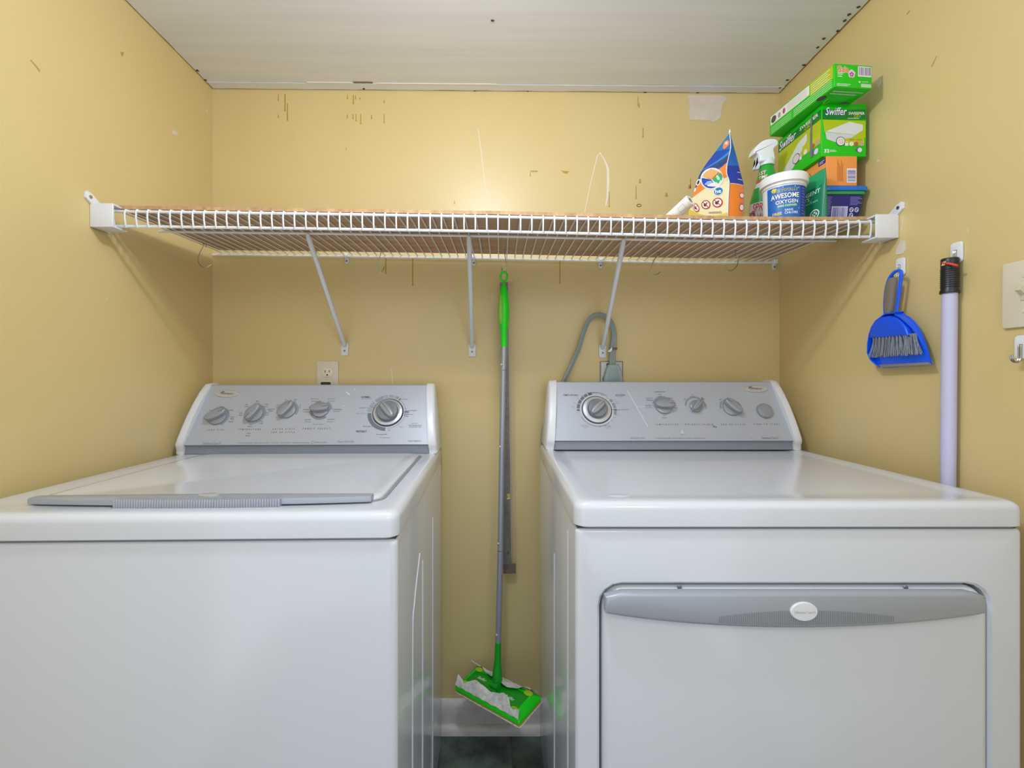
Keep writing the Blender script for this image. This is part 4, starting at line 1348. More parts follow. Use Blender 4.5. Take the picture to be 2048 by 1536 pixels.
mb.tube(smoothpath([c0 + Vector(v) for v in ((-0.013, 0.002, 0.003), (-0.0155, -0.004, 0.000), (-0.013, -0.012, -0.003), (-0.010, -0.019, -0.007), (-0.009, -0.024, -0.010))], 5), [0.0012] * 8 + [0.0022] * 13, 7)
obj('red_string', mb, RED, st)

# ------------------------------------------------------------------ things on the shelf
class Box:
    """carton: P = front left bottom corner, turned by yaw degrees"""
    def __init__(s, name, label, cat, P, yaw, w, d, h, m, edge=0.0012):
        s.w, s.d, s.h = w, d, h
        s.root = thing(name, label, cat, P, math.radians(yaw))
        s.A = W[s.root.name]
        mb = MB()
        mb.rbox(0, w, 0, d, 0, h, edge, s.A, 2)
        obj('carton', mb, m, s.root)
    def front(s):
        return Print(lambda u, v, k: s.A @ Vector((u * s.w, -0.0002 - k, v * s.h)))
    def left(s):                      # u runs from the far end to the near edge
        return Print(lambda u, v, k: s.A @ Vector((-0.0002 - k, (1 - u) * s.d, v * s.h)))
    def under(s):
        return Print(lambda u, v, k: s.A @ Vector((u * s.w, v * s.d, -0.0002 - k)))
# --- lowest: navy tub
tz = shelf_top(0.78, 1.26)
tub = thing('plastic_tub', 'navy blue plastic tub with bright blue lid at the bottom of the stack', 'tub', (0.827, 1.175, tz))
A = W[tub.name]
mb = MB()
mb.rbox(-0.051, 0.051, -0.074, 0.085, 0.0, 0.066, 0.003, A, 2, cr=0.016, taper=0.008)
obj('tub_body', mb, mat('tub_navy', '#1d1b78', 0.35), tub)
mb = MB()
mb.rbox(-0.0485, 0.0495, -0.0735, 0.08, 0.0, 0.003, 0.001, A, 2, cr=0.012)
obj('tub_foot', mb, mat('tub_green', '#4aa329', 0.4), tub)
mb = MB()
mb.rbox(-0.052, 0.053, -0.0765, 0.086, 0.0645, 0.0725, 0.002, A, 2, cr=0.014)
obj('seal_band', mb, mat('tub_seal_green', '#2f9a4f', 0.4), tub)
mb = MB()
mb.rbox(-0.053, 0.056, -0.079, 0.088, 0.0725, 0.0845, 0.003, A, 2, cr=0.014)
obj('tub_lid', mb, mat('lid_blue', '#1273d6', 0.3), tub)
pr = Print(lambda u, v, k: A @ Vector((-0.051 + u * 0.102, -0.0742 + 0.008 * (1 - (0.006 + v * 0.056) / 0.066) - k, 0.006 + v * 0.056)))
pr.barcode(0.20, 0.02, 0.58, 0.56, 1, True, '#c9cbe6', '#3a42a8', 5)
for k in range(12):
    pr.rect(0.055, 0.2 + 0.065 * k, 0.055 + 0.10 + 0.03 * ((k * 7) % 3) / 2, 0.228 + 0.065 * k, '#7d7ac0', 1)
for k in range(6):
    pr.rect(0.62, 0.62 + 0.06 * k, 0.62 + 0.18 + 0.1 * ((k * 5) % 3) / 2, 0.645 + 0.06 * k, '#8683c6', 1)
for u, v in ((0.67, 0.42), (0.79, 0.42), (0.67, 0.19)):
    pr.ell(u, v, 0.05, 0.10, '#d6d8ee', 1)
    pr.line((u - 0.012, v - 0.05), (u + 0.012, v + 0.05), 0.02, '#1d1b78', 2)
    pr.arc(u, v, 0.025, 0.036, 0, 300, '#1d1b78', 2, 10, 1.9)
pr.build('tub_print', tub)

# --- orange box
OZ = tz + 0.0845
ob = Box('soap_carton', 'plain orange carton with a sideways barcode between navy tub and green box', 'box', (0.779, 1.098, OZ), 0, 0.0735, 0.135, 0.0705, mat('carton_orange', '#f29a4c', 0.5))
p = ob.front()
p.barcode(0.66, 0.10, 0.97, 0.58, 1, False, '#ece9f2', '#4c50a0', 8)
for k in range(5):
    u = 0.36 + 0.04 * k
    p.rect(u, 0.14 + 0.02 * (k % 2), u + 0.018, 0.86 - 0.1 * (k % 3), '#c0722f', 1)
p.build('carton_print', ob.root)
p = ob.left()
p.poly([(0.80, 0.80), (0.985, 0.80), (0.985, 0.97), (0.80, 0.97)], '#2a2f86', 1)
p.rect(0.83, 0.90, 0.96, 0.925, '#c9cdea', 2)
p.rect(0.83, 0.845, 0.93, 0.87, '#c9cdea', 2)
p.arc(0.35, 0.45, 0.27, 0.285, -60, 60, '#6b5a3a', 1, 14, 1.7)
for k in range(5):
    p.rect(0.70, 0.30 + 0.08 * k, 0.95 - 0.04 * (k % 3), 0.325 + 0.08 * k, '#b5692c', 1)
p.build('carton_side_print', ob.root)

# --- green sweeper cloth box
SG, SD, OLV = '#16c70c', '#0a7a2c', '#b4c412'
SZ = OZ + 0.0705
sb = Box('cloth_refill_box', 'tall green and yellow cloth refill box showing white pads', 'box', (0.769, 1.10, SZ), 0, 0.107, 0.172, 0.126, mat('box_green', SG, 0.42))
p = sb.front()
p.rect(0.02, 0.70, 0.98, 0.89, SD, 1)
p.poly([(0.02, 0.70), (0.98, 0.67), (0.98, 0.36), (0.80, 0.30), (0.06, 0.47)], OLV, 1)
p.poly([(0.08, 0.47), (0.62, 0.66), (0.92, 0.60), (0.92, 0.50), (0.76, 0.41)], '#dcdfe0', 2)
p.poly([(0.08, 0.46), (0.76, 0.405), (0.64, 0.335), (0.30, 0.27), (0.11, 0.33)], '#cfd3d4', 2)
for a, b in ((('Swiffer'), '#1d3f8f'),):
    p.text(a, 0.32, 0.855, 0.49, 0.16, b, 3, shear=0.25, bold=0.05)
    p.text(a, 0.32, 0.855, 0.48, 0.15, '#f3f5f5', 4, shear=0.25, bold=0.012)
p.text('SWEEPER', 0.78, 0.815, 0.36, 0.055, '#eef3ee', 3, bold=0.02)
p.text('DRY', 0.80, 0.755, 0.15, 0.05, '#c8d62a', 3)
p.rect(0.58, 0.715, 0.83, 0.725, '#e4eee4', 3)
p.rect(0.52, 0.205, 0.95, 0.345, '#c2c41c', 3)
p.text('TRAP + LOCK', 0.76, 0.315, 0.30, 0.035, '#5d6413', 4)
p.ell(0.42, 0.285, 0.105, 0.09, '#2e3f6b', 4)
p.ell(0.42, 0.285, 0.092, 0.078, '#e3d9d6', 5)
for du_, dv2 in ((-.03, .02), (.03, .03), (.0, -.03), (.04, -.02)):
    p.ell(0.42 + du_, 0.285 + dv2, 0.012, 0.010, '#b59a94', 6, 8)
p.rect(0.515, 0.20, 0.585, 0.25, '#e8ebf2', 5)
p.arc(0.55, 0.25, 0.022, 0.034, 0, 180, '#e8ebf2', 5, 8)
for u, c in ((0.66, '#e9e4d4'), (0.765, '#b5622b'), (0.88, '#bfa596')):
    p.ell(u, 0.235, 0.048, 0.042, c, 5)
p.ell(0.82, 0.125, 0.06, 0.045, '#6a4f9c', 4)
p.ell(0.845, 0.12, 0.05, 0.043, '#dedcf0', 5)
p.text('32', 0.11, 0.105, 0.12, 0.07, '#eef3ee', 3, bold=0.03)
p.rect(0.18, 0.09, 0.33, 0.102, '#dcebdc', 3)
p.rect(0.18, 0.112, 0.30, 0.122, '#dcebdc', 3)
p.build('box_print', sb.root)
p = sb.left()
p.rect(0.01, 0.72, 0.99, 0.90, SD, 1)
p.poly([(0.02, 0.72), (0.99, 0.72), (0.99, 0.44), (0.80, 0.36), (0.30, 0.20), (0.02, 0.16)], OLV, 1)
p.poly([(0.12, 0.24), (0.50, 0.60), (0.70, 0.66), (0.70, 0.52), (0.40, 0.18), (0.20, 0.06), (0.12, 0.08)], '#dde0e0', 2)
p.text('Swiffer', 0.25, 0.83, 0.42, 0.19, '#1d3f8f', 3, shear=0.25, bold=0.05)
p.text('Swiffer', 0.25, 0.83, 0.41, 0.18, '#f3f5f5', 4, shear=0.25, bold=0.012)
p.text('SWEEPER', 0.74, 0.85, 0.40, 0.07, '#eef3ee', 3, bold=0.02)
p.text('DRY', 0.74, 0.77, 0.17, 0.06, '#c8d62a', 3)
p.rect(0.60, 0.26, 0.99, 0.46, '#c2c41c', 3)
p.ell(0.46, 0.31, 0.085, 0.10, '#2e3f6b', 4)
p.ell(0.46, 0.31, 0.073, 0.086, '#e3d9d6', 5)
p.rect(0.535, 0.22, 0.59, 0.29, '#e8ebf2', 5)
p.arc(0.5625, 0.29, 0.018, 0.028, 0, 180, '#e8ebf2', 5, 8, 1.3)
for u, c in ((0.67, '#e9e4d4'), (0.83, '#b5622b'), (0.93, '#bfa596')):
    p.ell(u, 0.31, 0.042, 0.05, c, 5)
p.poly([(0.765, 0.12), (0.825, 0.11), (0.81, 0.62), (0.83, 0.95), (0.80, 0.95), (0.775, 0.62)], '#75797c', 6)
p.ell(0.88, 0.17, 0.055, 0.06, '#6a4f9c', 4)
p.ell(0.90, 0.165, 0.045, 0.055, '#dedcf0', 5)
p.build('box_side_print', sb.root)

# --- topmost green box
gb = Box('scented_cloth_box', 'long flat bright green box lying on top of the stack', 'box', (0.753, 1.036, SZ + 0.1262), 5.5, 0.0925, 0.215, 0.053, _M['box_green'])
p = gb.front()
p.text('Gain', 0.22, 0.775, 0.32, 0.30, '#f4ead8', 1, bold=0.06)
p.text('Gain', 0.22, 0.775, 0.31, 0.28, '#e07b2d', 2, bold=0.015)
for k in range(5):
    a = 2 * PI * k / 5 + 0.3
    p.ell(0.45 + 0.055 * math.cos(a), 0.60 + 0.10 * math.sin(a), 0.05, 0.085, '#e9d3e6', 1 + 0.2 * k, 12)
    p.ell(0.45 + 0.04 * math.cos(a), 0.57 + 0.07 * math.sin(a), 0.022, 0.04, '#b02aa0', 3, 8)
p.barcode(0.62, 0.50, 0.975, 0.94, 1, True, '#e9e6ec', '#6c5c86', 2)
for v, u1 in ((0.60, 0.26), (0.53, 0.22), (0.44, 0.20)):
    p.rect(0.08, v, u1, v + 0.04, '#d7ecd4', 1)
for v, u1 in ((0.12, 0.42), (0.06, 0.36)):
    p.rect(0.06, v, u1, v + 0.03, '#d7ecd4', 1)
p.rect(0.70, 0.05, 0.97, 0.20, '#bcd9bb', 1)
p.rect(0.72, 0.27, 0.90, 0.30, '#bcd9bb', 1)
p.ell(0.665, 0.27, 0.025, 0.045, '#d7ecd4', 1, 12)
p.build('box_print', gb.root)
p = gb.left()
p.rect(0.02, 0.50, 0.66, 0.95, '#e9eae6', 1)
p.rect(0.67, 0.40, 0.985, 0.97, OLV, 1)
for k in range(5):
    p.rect(0.68, 0.46 + 0.10 * k, 0.95 - 0.03 * (k % 2), 0.49 + 0.10 * k, '#e6ecc4', 2)
for k in range(4):
    p.rect(0.42, 0.07 + 0.09 * k, 0.97, 0.10 + 0.09 * k, '#c3e4c0', 1)
    p.rect(0.03, 0.08 + 0.09 * k, 0.38, 0.105 + 0.09 * k, '#c3e4c0', 1)
for k in range(5):
    p.rect(0.32, 0.58 + 0.07 * k, 0.62, 0.595 + 0.07 * k, '#b4b5b2', 2)
p.ell(0.08, 0.72, 0.045, 0.17, '#4d4a44', 2)
p.ell(0.18, 0.70, 0.022, 0.13, '#a09a90', 2)
p.ell(0.26, 0.72, 0.022, 0.14, '#b04a78', 2)
p.build('box_side_print', gb.root)
p = gb.under()
p.rect(0.10, 0.06, 0.92, 0.075, '#bfe0bc', 1)
p.rect(0.10, 0.10, 0.80, 0.115, '#bfe0bc', 1)
p.ell(0.80, 0.29, 0.14, 0.06, '#7b4f86', 1)
p.ell(0.06, 0.20, 0.10, 0.05, '#5b3a66', 1)
p.arc(0.30, 0.22, 0.06, 0.072, 20, 200, '#d4e36a', 1, 10)
p.build('box_bottom_print', gb.root)

# --- white bucket of cleaner
bz = shelf_top(0.69, 1.10)
bk = thing('cleaner_tub', 'round white lidded tub with a blue oxygen cleaner label', 'tub', (0.683, 1.108, bz))
A = W[bk.name]
mb = MB()
mb.lathe([(0.0400, 0), (0.0425, 0.002), (0.0445, 0.080), (0.0465, 0.0815), (0.0465, 0.0845), (0.0450, 0.0855), (0.0455, 0.092)], A, 40)
obj('tub_body', mb, WPLASTIC, bk)
mb = MB()
mb.lathe([(0.0480, 0.0885), (0.0505, 0.089), (0.0512, 0.1065), (0.0498, 0.1085), (0.046, 0.1085), (0.045, 0.1072), (0.02, 0.1072)], A, 40)
obj('tub_lid', mb, mat('lid_white', '#eceaea', 0.3), bk)
def cyl(u, v, k):
    """u in metres round the tub (0 faces the camera side), v metres up"""
    r0 = 0.0426 + 0.002 * v / 0.08 + 0.0003 + k
    a = -PI / 2 - 0.30 + u / 0.0435
    return A @ Vector((r0 * math.cos(a), r0 * math.sin(a), v))
p = Print(cyl)
p.rect(-0.047, 0.004, 0.052, 0.0775, '#1c63b4', 1, 24, 1)
p.rect(0.026, 0.004, 0.052, 0.0775, '#16309f', 2, 8, 1)
for k in range(10):
    p.rect(0.030, 0.012 + 0.0065 * k, 0.044 - 0.003 * (k % 3), 0.0128 + 0.0065 * k, '#a9b3dd', 3, 4, 1)
p.text("LA'S TOTALLY", -0.006, 0.0675, 0.052, 0.0075, '#e9e27a', 3, shear=0.1, bold=0.05)
p.text("LA'S TOTALLY", -0.006, 0.0675, 0.051, 0.0068, '#1a2f5e', 4, shear=0.1, bold=0.0)
p.text('AWESOME', -0.008, 0.0545, 0.060, 0.0125, '#143a7c', 3, bold=0.06)
p.text('AWESOME', -0.008, 0.0545, 0.058, 0.0115, '#f4f5f7', 4, bold=0.02)
p.text('OXYGEN', -0.004, 0.0405, 0.047, 0.0095, '#143a7c', 3, bold=0.05)
p.text('OXYGEN', -0.004, 0.0405, 0.046, 0.0088, '#f4f5f7', 4, bold=0.015)
p.rect(-0.024, 0.0285, 0.018, 0.0345, '#2d9a86', 2, 8, 1)
p.text('BASE CLEANER', -0.003, 0.0315, 0.038, 0.0042, '#eef6f3', 3)
p.text('SANS', 0.000, 0.021, 0.017, 0.0048, '#f4f5f7', 3, bold=0.01)
p.text('CHLORE', 0.005, 0.0145, 0.028, 0.0055, '#f4f5f7', 3, bold=0.01)
p.text('FREE', -0.024, 0.0145, 0.020, 0.0065, '#e8d24a', 3, bold=0.02)
p.ell(-0.030, 0.0705, 0.006, 0.005, '#d9cf3a', 3)
for u, v in ((0.012, 0.074), (0.020, 0.071), (0.022, 0.024), (-0.012, 0.0745)):
    p.ell(u, v, 0.0011, 0.0011, '#cfe6f5', 3, 8)
p.build('tub_label', bk)

# --- spray bottle
sx_, sy_ = 0.700, 1.208
sz_ = shelf_top(sx_, sy_)
bo_ = thing('spray_bottle', 'green and white trigger spray bottle with red lettering behind the round tub', 'bottle', (sx_, sy_, sz_))
A = W[bo_.name]
prof = [(0.000, 0.040, 0.026), (0.004, 0.043, 0.029), (0.05, 0.0435, 0.030), (0.09, 0.041, 0.029), (0.125, 0.031, 0.025), (0.150, 0.023, 0.020), (0.172, 0.0185, 0.017), (0.180, 0.0165, 0.0155), (0.186, 0.0145, 0.0145)]
def prof_at(z):
    for (a, b, c), (d, e, f_) in zip(prof, prof[1:]):
        if z <= d:
            t = (z - a) / (d - a)
            return b + (e - b) * t, c + (f_ - c) * t
    return prof[-1][1:]
mb = MB()
mb.rings([[A @ Vector((a * math.cos(t), b * math.sin(t), z)) for t in [2 * PI * k / 32 for k in range(32)]] for z, a, b in prof])
obj('bottle_body', mb, mat('bottle_green', '#25a53a', 0.3), bo_)
def bot(u, v, k):
    a, b = prof_at(v)
    u = max(-0.999, min(0.999, u))
    th = math.asin(u) - 0.62
    return A @ Vector(((a + k + 0.0003) * math.sin(th), -(b + k + 0.0003) * math.cos(th), v))
p = Print(bot)
p.rect(-0.85, 0.003, 0.9, 0.082, '#d9ded6', 1, 16, 4)
p.rect(-0.85, 0.003, -0.45, 0.06, '#a33a6a', 1.5, 4, 3)
p.rect(0.2, 0.003, 0.9, 0.035, '#3fae46', 1.5, 6, 3)
p.rect(-0.8, 0.135, 0.8, 0.142, '#d9482b', 1, 14, 1)
p.rect(-0.8, 0.122, 0.8, 0.135, '#d5dde0', 1, 14, 2)
p.poly([(-0.5, 0.112), (0.55, 0.118), (0.6, 0.131), (0.2, 0.126)], '#2a6fc0', 2)
p.text('1ST', -0.30, 0.161, 0.80, 0.010, '#b02222', 2, bold=0.07)
p.text('1ST', -0.30, 0.161, 0.78, 0.0095, '#f1efe2', 3, bold=0.01)
p.text('TIME', -0.22, 0.149, 0.95, 0.009, '#b02222', 2, bold=0.07)
p.text('TIME', -0.22, 0.149, 0.92, 0.0085, '#f1efe2', 3, bold=0.01)
p.text('SPRAY', 0.0, 0.069, 1.3, 0.022, '#f2f0ec', 2, shear=0.2, bold=0.06)
p.text('SPRAY', 0.0, 0.069, 1.28, 0.021, '#d3302c', 3, shear=0.2, bold=0.012)
p.text("'N WASH", 0.0, 0.042, 1.4, 0.022, '#f2f0ec', 2, shear=0.2, bold=0.06)
p.text("'N WASH", 0.0, 0.042, 1.38, 0.021, '#d3302c', 3, shear=0.2, bold=0.012)
p.build('bottle_label', bo_)
mb = MB()
mb.lathe([(0.0185, 0.183), (0.0190, 0.186), (0.0180, 0.199), (0.0165, 0.201)], A, 26)
obj('collar', mb, mat('collar_white', '#dfe3e6', 0.35), bo_)
def sp_pt(cx, cy, Y):
    return at(1490 + cx * .1107, 270 + cy * .1107, Y)
hd_ = [(545, 440), (540, 330), (527, 270), (540, 225), (598, 172), (606, 112), (572, 72), (500, 60), (400, 72), (320, 103), (240, 170), (190, 240), (168, 300), (178, 330), (213, 322), (248, 350), (268, 390), (285, 470), (420, 460)]
mb = MB()
pp = closedpath([sp_pt(x, y, sy_ - 0.016) for x, y in hd_], 3)
mb.prism(pp, (0, 0.030, 0), 0.0035, 3, True)
obj('spray_head', mb, mat('head_white', '#eceff2', 0.28), bo_)
tr = [(222, 335), (238, 400), (228, 470), (195, 540), (165, 598), (172, 615), (205, 622), (255, 608), (278, 560), (276, 480), (264, 390)]
mb = MB()
mb.prism(closedpath([sp_pt(x, y, sy_ - 0.006) for x, y in tr], 2), (0, 0.012, 0), 0.003, 2, True)
obj('trigger', mb, mat('trigger_white', '#dde5ea', 0.3), bo_)

# --- pouches
def pouch(name, label, Nb, Nt, Fb, Ft, thick, m, levels=10, sub=5, bulge=0.004):
    """stand-up pouch: printed face from the far (F) to the near (N) edge, base b, top seam t; thick = offset of the back at the base"""
    Nb, Nt, Fb, Ft, thick = map(Vector, (Nb, Nt, Fb, Ft, thick))
    ctr = (Nb + Fb) / 2 + thick / 2
    t = thing(name, label, 'pouch', ctr)
    nf = (Nb - Fb).cross(Vector((0, 0, 1))).normalized()      # out of the printed face
    if nf.dot(thick) > 0: nf = -nf
    def face(s, v, k=0.0):            # s 0 far .. 1 near
        p = Fb.lerp(Nb, s).lerp(Ft.lerp(Nt, s), v)
        return p + nf * (bulge * math.sin(PI * s) * math.sin(PI * min(1, v * 1.15)) + k)
    def back(s, v, k=0.0):
        kk = 1 - v ** 1.3
        p = Fb.lerp(Nb, s).lerp(Ft.lerp(Nt, s), v) + thick * kk
        return p - nf * (bulge * math.sin(PI * s) * kk + k)
    def side(s, v, k=0.0):            # near gusset: s 0 at the face .. 1 at the back
        a, b = face(1, v), back(1, v)
        o = (Nb - Fb).normalized()
        return a.lerp(b, s) + o * (0.006 * math.sin(PI * s) * (1 - v) + k)
    loops = []
    for j in range(levels + 1):
        v = j / levels
        v = min(v, 0.985)
        ring = [face(i / sub, v) for i in range(sub + 1)]
        ring += [side(i / 3, v) for i in range(1, 3)]
        ring += [back(1 - i / sub, v) for i in range(sub + 1)]
        loops.append(ring)
    mb = MB()
    mb.rings(loops)
    obj('pouch_body', mb, m, t, 60)
    return t, face, side
def region(p, c, lo_, hi_, L, n=10):
    """area between two curves lo(s) and hi(s)"""
    vs, fs = [], []
    for i in range(n + 1):
        s = i / n
        for j in range(9):
            vs.append((s, lo_(s) + (hi_(s) - lo_(s)) * j / 8))
    for i in range(n):
        for j in range(8):
            fs.append((i * 9 + j, (i + 1) * 9 + j, (i + 1) * 9 + j + 1, i * 9 + j + 1))
    p.put(vs, fs, c, L)
VS = [0, 0.2, 0.4, 0.55, 0.7, 0.85, 1.0]
def curve(P):
    def f(v):
        v = max(0.0, min(1.0, v))
        for k in range(len(VS) - 1):
            if v <= VS[k + 1]:
                t = (v - VS[k]) / (VS[k + 1] - VS[k])
                m = lambda i: (P[min(i + 1, len(P) - 1)] - P[max(i - 1, 0)]) * 0.5
                a, b, ma, mb_ = P[k], P[k + 1], m(k), m(k + 1)
                return a * (2*t**3 - 3*t*t + 1) + ma * (t**3 - 2*t*t + t) + b * (-2*t**3 + 3*t*t) + mb_ * (t**3 - t*t)
    return f
eN = curve([at(x, y, 1.09) for x, y in ((1456, 437), (1457.5, 395), (1459, 363), (1454, 347), (1455.5, 325), (1462, 295), (1459.5, 264))])
eF = curve([at(x, y, Y) for x, y, Y in ((1372, 466, 1.2), (1379, 418, 1.2), (1388, 385, 1.19), (1397, 355, 1.18), (1409, 333, 1.165), (1433, 301, 1.13), (1458, 268, 1.094))])
eG = curve([at(x, y, 1.105) for x, y in ((1487, 432), (1488, 395), (1487, 368), (1482, 349), (1476, 325), (1468.5, 296), (1459.8, 265))])
bag = thing('laundry_pod_bag', 'blue, orange and cream stand-up pouch of laundry pods beside the white roll', 'pouch', (0.54, 1.14, shelf_top(0.54, 1.14)))
bn = Vector((-0.93, -0.37, 0))
def ff(s, v, k=0.0):
    return eF(v).lerp(eN(v), s) + bn * k
def fs_(s, v, k=0.0):
    return eN(v).lerp(eG(v), s) + Vector((0.1, -0.99, 0)) * k + Vector((0, -0.004, 0)) * math.sin(PI * s) * (1 - v)
loops = []
for j in range(25):
    v = j / 24 * 0.995
    ring = [ff(i / 6, v) for i in range(7)] + [fs_(i / 4, v) for i in range(1, 5)]
    g, e = eG(v), eF(v)
    ring += [g.lerp(e, i / 5) + Vector((0.012, 0.014, 0)) * math.sin(PI * i / 5) * (1 - v) for i in range(1, 5)]
    loops.append(ring)
mb = MB()
mb.rings(loops)
obj('pouch_body', mb, mat('pouch_blue', '#1a55c4', 0.22), bag, 60)
p = Print(ff, 0.0004)
crm = lambda s: 0.33 + 0.15 * s + 0.03 * math.sin(PI * s)
org = lambda s: 0.44 + 0.27 * s
region(p, '#1d78b4', lambda s: 0.84, lambda s: 0.985, 1)
region(p, '#1546ae', lambda s: org(s), lambda s: 0.84, 1)
region(p, '#f08c3c', crm, org, 1)
region(p, '#ece1b6', lambda s: 0.0, crm, 1)
region(p, '#d8c548', lambda s: 0.0, lambda s: 0.07 + 0.13 * (1 - s) ** 2, 2)
region(p, '#3c4252', lambda s: 0.56 + 0.17 * s, lambda s: 0.585 + 0.19 * s, 2)
region(p, '#2f86c4', lambda s: 0.64 + 0.15 * s, lambda s: 0.66 + 0.17 * s, 2)
p.build('pouch_print', bag)
def unproj(px, py):
    s, v = 0.5, 0.5
    def pr_(s, v):
        q = eF(v).lerp(eN(v), s)
        return CX + F * q.x / q.y, CY - F * (q.z - CAM.z) / q.y
    for _ in range(25):
        x, y = pr_(s, v)
        e = 1e-4
        xs_, ys_ = pr_(s + e, v)
        xv_, yv_ = pr_(s, v + e)
        a, b, c, d = (xs_ - x) / e, (xv_ - x) / e, (ys_ - y) / e, (yv_ - y) / e
        D = a * d - b * c
        if abs(D) < 1e-9: break
        dx, dy = px - x, py - y
        s = max(-0.1, min(1.1, s + 0.8 * (d * dx - b * dy) / D))
        v = max(0.0, min(0.999, v + 0.8 * (a * dy - c * dx) / D))
    return max(0.0, min(1.0, s)), v
def bpx(px, py, k):
    s, v = unproj(px, py)
    return ff(s, v, k + 0.0010)
p = Print(bpx, 0.0004)
def tilt(cx, cy, rx, ry, a0, a1, n=16, rot=-25):
    c_, s_ = math.cos(math.radians(rot)), math.sin(math.radians(rot))
    out = []
    for i in range(n + 1):
        a = math.radians(a0 + (a1 - a0) * i / n)
        x, y = rx * math.cos(a), -ry * math.sin(a)
        out.append((cx + x * c_ - y * s_, cy + x * s_ + y * c_))
    return out
p.poly(tilt(1424.5, 357.5, 23.5, 21.5, 0, 350, 22), '#ece8e6', 1)
p.poly([(1424.5, 358.5)] + tilt(1424.5, 357.5, 19.5, 18, 20, 140, 8), '#e6b270', 2)
p.poly([(1423.5, 359.5)] + tilt(1423.5, 358.5, 19.5, 18, 145, 280, 9), '#124fc0', 2)
p.poly([(1426, 359.5)] + tilt(1426, 358, 19.5, 18, -75, 15, 8), '#1fb874', 2)
p.poly(tilt(1418, 366, 8, 3, 0, 340, 10), '#8fb7f0', 3)
p.poly(tilt(1437.5, 356, 3, 6, 0, 340, 10), '#b5f0d4', 3)
p.poly(tilt(1437.8, 382.5, 10.5, 8.2, 0, 350, 18), '#e9f2f5', 1)
p.poly(tilt(1437.8, 382.5, 9.2, 7, 0, 350, 18), '#1d76ae', 2)
p.text('he', 1437.6, 382.4, 12, -8.5, '#f0f6f9', 3, rot=-12, bold=0.02)
for cx, cy, rx, ry in ((1393, 415.5, 6.2, 9.2), (1412.6, 409.5, 9.2, 9.2), (1436, 405.3, 10.6, 9.6)):
    p.poly(tilt(cx, cy, rx, ry, 0, 350, 18), '#c2302a', 1)
    p.poly(tilt(cx, cy, rx * .78, ry * .78, 0, 350, 16), '#f2ece8', 2)
    p.poly(tilt(cx - 1, cy + .5, rx * .36, ry * .36, 0, 340, 8), '#3a3438', 3)
    p.poly(tilt(cx + 2.4, cy - 3, rx * .16, ry * .16, 0, 340, 6), '#3a3438', 3)
    p.line((cx - rx * .55, cy - ry * .5), (cx + rx * .55, cy + ry * .5), 1.5, '#c2302a', 4)
p.text('WARNING:', 1431.5, 425.2, 27, -4.6, '#57501f', 2, rot=-3)
p.poly(tilt(1397.5, 365, 4.0, 7.2, 0, 350, 16, 22), '#efece6', 1)
p.poly(tilt(1397.5, 365, 2.0, 4.6, 0, 350, 14, 22), '#2a2c3e', 2)
p.poly(tilt(1390.5, 380, 2.4, 4.0, 0, 350, 10, 22), '#efece6', 1)
p.poly([(1446, 296), (1449, 284), (1456, 280), (1460, 284), (1458, 291), (1450, 299)], '#ef8750', 1)
p.poly(tilt(1454, 286.5, 2.2, 3.4, 0, 350, 10, 30), '#f6e2d2', 2)
p.build('pouch_symbols', bag)
p = Print(fs_, 0.0004)
p.rect(0.03, 0.0, 0.97, 0.37, '#ee8228', 1, 6, 5)
p.rect(0.03, 0.37, 0.97, 0.66, '#1138a4', 1, 6, 5)
p.rect(0.03, 0.66, 0.95, 0.97, '#1a66cc', 1, 6, 6)
p.rect(0.03, 0.365, 0.97, 0.375, '#e6d9c8', 2, 6, 1)
for v in (0.22, 0.10):
    p.arc(0.82, v, 0.13, 0.18, 60, 300, '#c2302a', 2, 14, 0.2)
    p.ell(0.82, v, 0.13, 0.026, '#f2ece8', 2)
p.rect(0.60, 0.45, 0.95, 0.46, '#e8ecf5', 2, 4, 1)
p.rect(0.72, 0.57, 0.95, 0.577, '#e8ecf5', 2, 4, 1)
p.build('gusset_print', bag)
mb = MB()
mb.tube([eN(v / 20) + bn * 0.001 for v in range(21)], 0.0009, 6)
obj('seam', mb, mat('seam_white', '#ebe6df', 0.4), bag)
mb = MB()
mb.tube([eN(0.985), eN(1.0), eN(1.0) + Vector((0, 0, 0.006))], [0.0025, 0.0018, 0.0008], 8)
obj('seam_tip', mb, _M['seam_white'], bag)
gz0, gz1 = shelf_top(0.751, 1.077), shelf_top(0.737, 1.172)
gp_, gf, gs = pouch('detergent_pouch', 'dark green detergent sheets pouch wedged between white tub and box stack', (0.751, 1.075, gz0), (0.7555, 1.066, 1.606), (0.735, 1.170, gz1), (0.741, 1.165, 1.599), (0.016, 0.003, 0), mat('pouch_green', '#0c7a55', 0.3), bulge=0.003)
p = Print(gf, 0.0003)
region(p, '#15a06a', lambda s: 0.70, lambda s: 0.98, 1)
p.poly([(0.62, 0.38), (0.88, 0.70), (0.40, 0.72)], '#18b36c', 1)
p.rect(0.02, 0.01, 0.98, 0.05, '#2b9fa0', 1, 5, 1)
p.text('DETERGENT', 0.48, 0.60, 0.86, 0.085, '#dff2e8', 3, bold=0.02)
p.text('SHEETS', 0.38, 0.50, 0.50, 0.075, '#dff2e8', 3, bold=0.01)
p.text('Fresh Linen Scent', 0.52, 0.42, 0.70, 0.045, '#bfe3d3', 3)
p.arc(0.80, 0.16, 0.105, 0.135, 0, 360, '#e2f2ea', 3, 22, 0.68)
p.ell(0.80, 0.16, 0.075, 0.048, '#e2f2ea', 3)
p.line((0.74, 0.20), (0.86, 0.12), 0.02, '#0c7a55', 4)
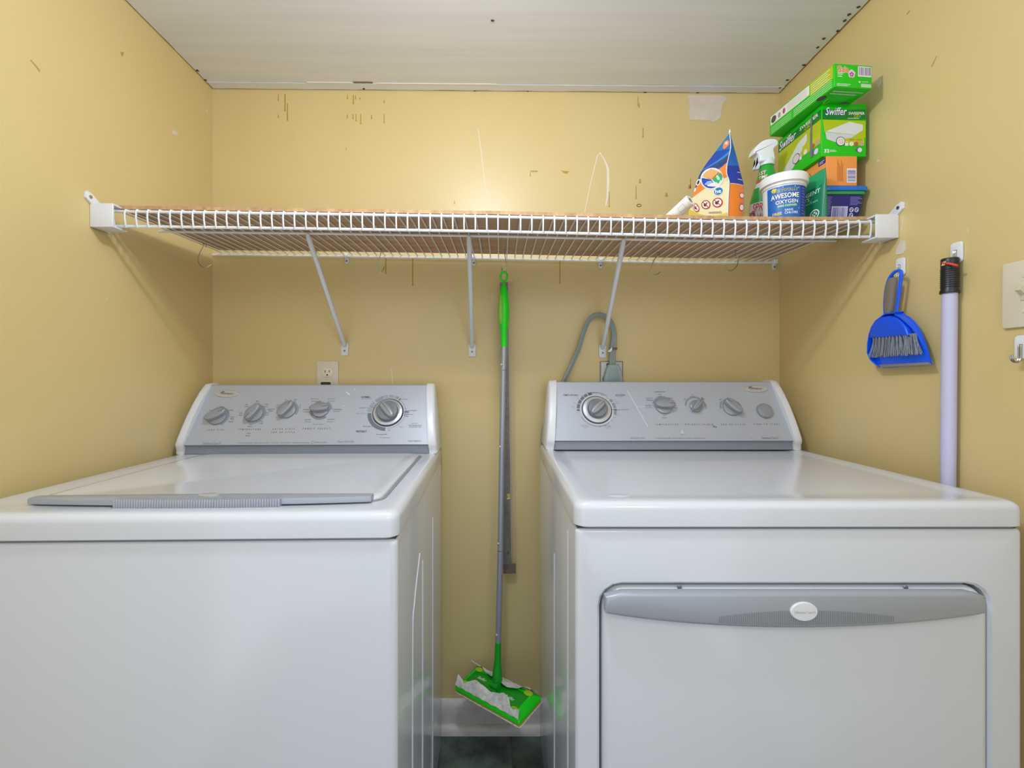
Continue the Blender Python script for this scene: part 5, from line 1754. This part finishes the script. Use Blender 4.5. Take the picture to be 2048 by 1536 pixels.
p.line((0.74, 0.12), (0.86, 0.20), 0.02, '#0c7a55', 4)
p.rect(0.62, 0.065, 0.96, 0.075, '#bfe3d3', 3)
p.build('pouch_print', gp_)

# --- white roll leaning on the bag
r0 = 0.0145
Pn = Vector((0.452, 1.090, 1.538))
Pf = Vector((0.408, 1.150, shelf_top(0.41, 1.15) + 0.0105))
axr = (Pf - Pn).normalized()
roll = thing('paper_roll', 'white roll with an open core leaning beside the pod pouch', 'roll', Pf)
xr_ = axr.orthogonal().normalized()
yr_ = axr.cross(xr_)
RM = Matrix(((xr_.x, yr_.x, axr.x, Pn.x), (xr_.y, yr_.y, axr.y, Pn.y), (xr_.z, yr_.z, axr.z, Pn.z), (0, 0, 0, 1)))
Lw = (Pf - Pn).length
mb = MB()
mb.lathe([(0.0062, Lw), (r0 - 0.001, Lw), (r0, Lw - 0.001), (r0, 0.0012), (r0 - 0.0012, 0.0), (0.0088, 0.0002), (0.0085, 0.0012), (0.0062, 0.0012), (0.0062, Lw)], RM, 28, cap0=False, cap1=False)
obj('wound_sheet', mb, mat('roll_white', '#e6e3dc', 0.6), roll)
mb = MB()
mb.lathe([(0.0061, 0.0005), (0.0052, 0.0), (0.0052, Lw), (0.0061, Lw), (0.0061, 0.0005)], RM, 24, cap0=False, cap1=False)
obj('core', mb, mat('core_brown', '#a08a76', 0.8), roll)
def rl(u, v, k):
    a = u / r0
    return RM @ Vector(((r0 + 0.0002 + k) * math.cos(a), (r0 + 0.0002 + k) * math.sin(a), v))
p = Print(rl)
best = max(range(64), key=lambda i: (-(RM @ Vector((r0 * math.cos(i / 64 * 2 * PI), r0 * math.sin(i / 64 * 2 * PI), 0.02))).y))
u0 = r0 * best / 64 * 2 * PI
for du_ in (-0.006, 0.006):
    p.rect(u0 + du_, 0.014, u0 + du_ + 0.0007, 0.03, '#8fa3ba', 1, 1, 1)
for v in (0.014, 0.030, 0.045):
    p.rect(u0 - 0.006, v, u0 + 0.0065, v + 0.0006, '#8fa3ba', 1, 10, 1)
p.build('roll_print', roll)
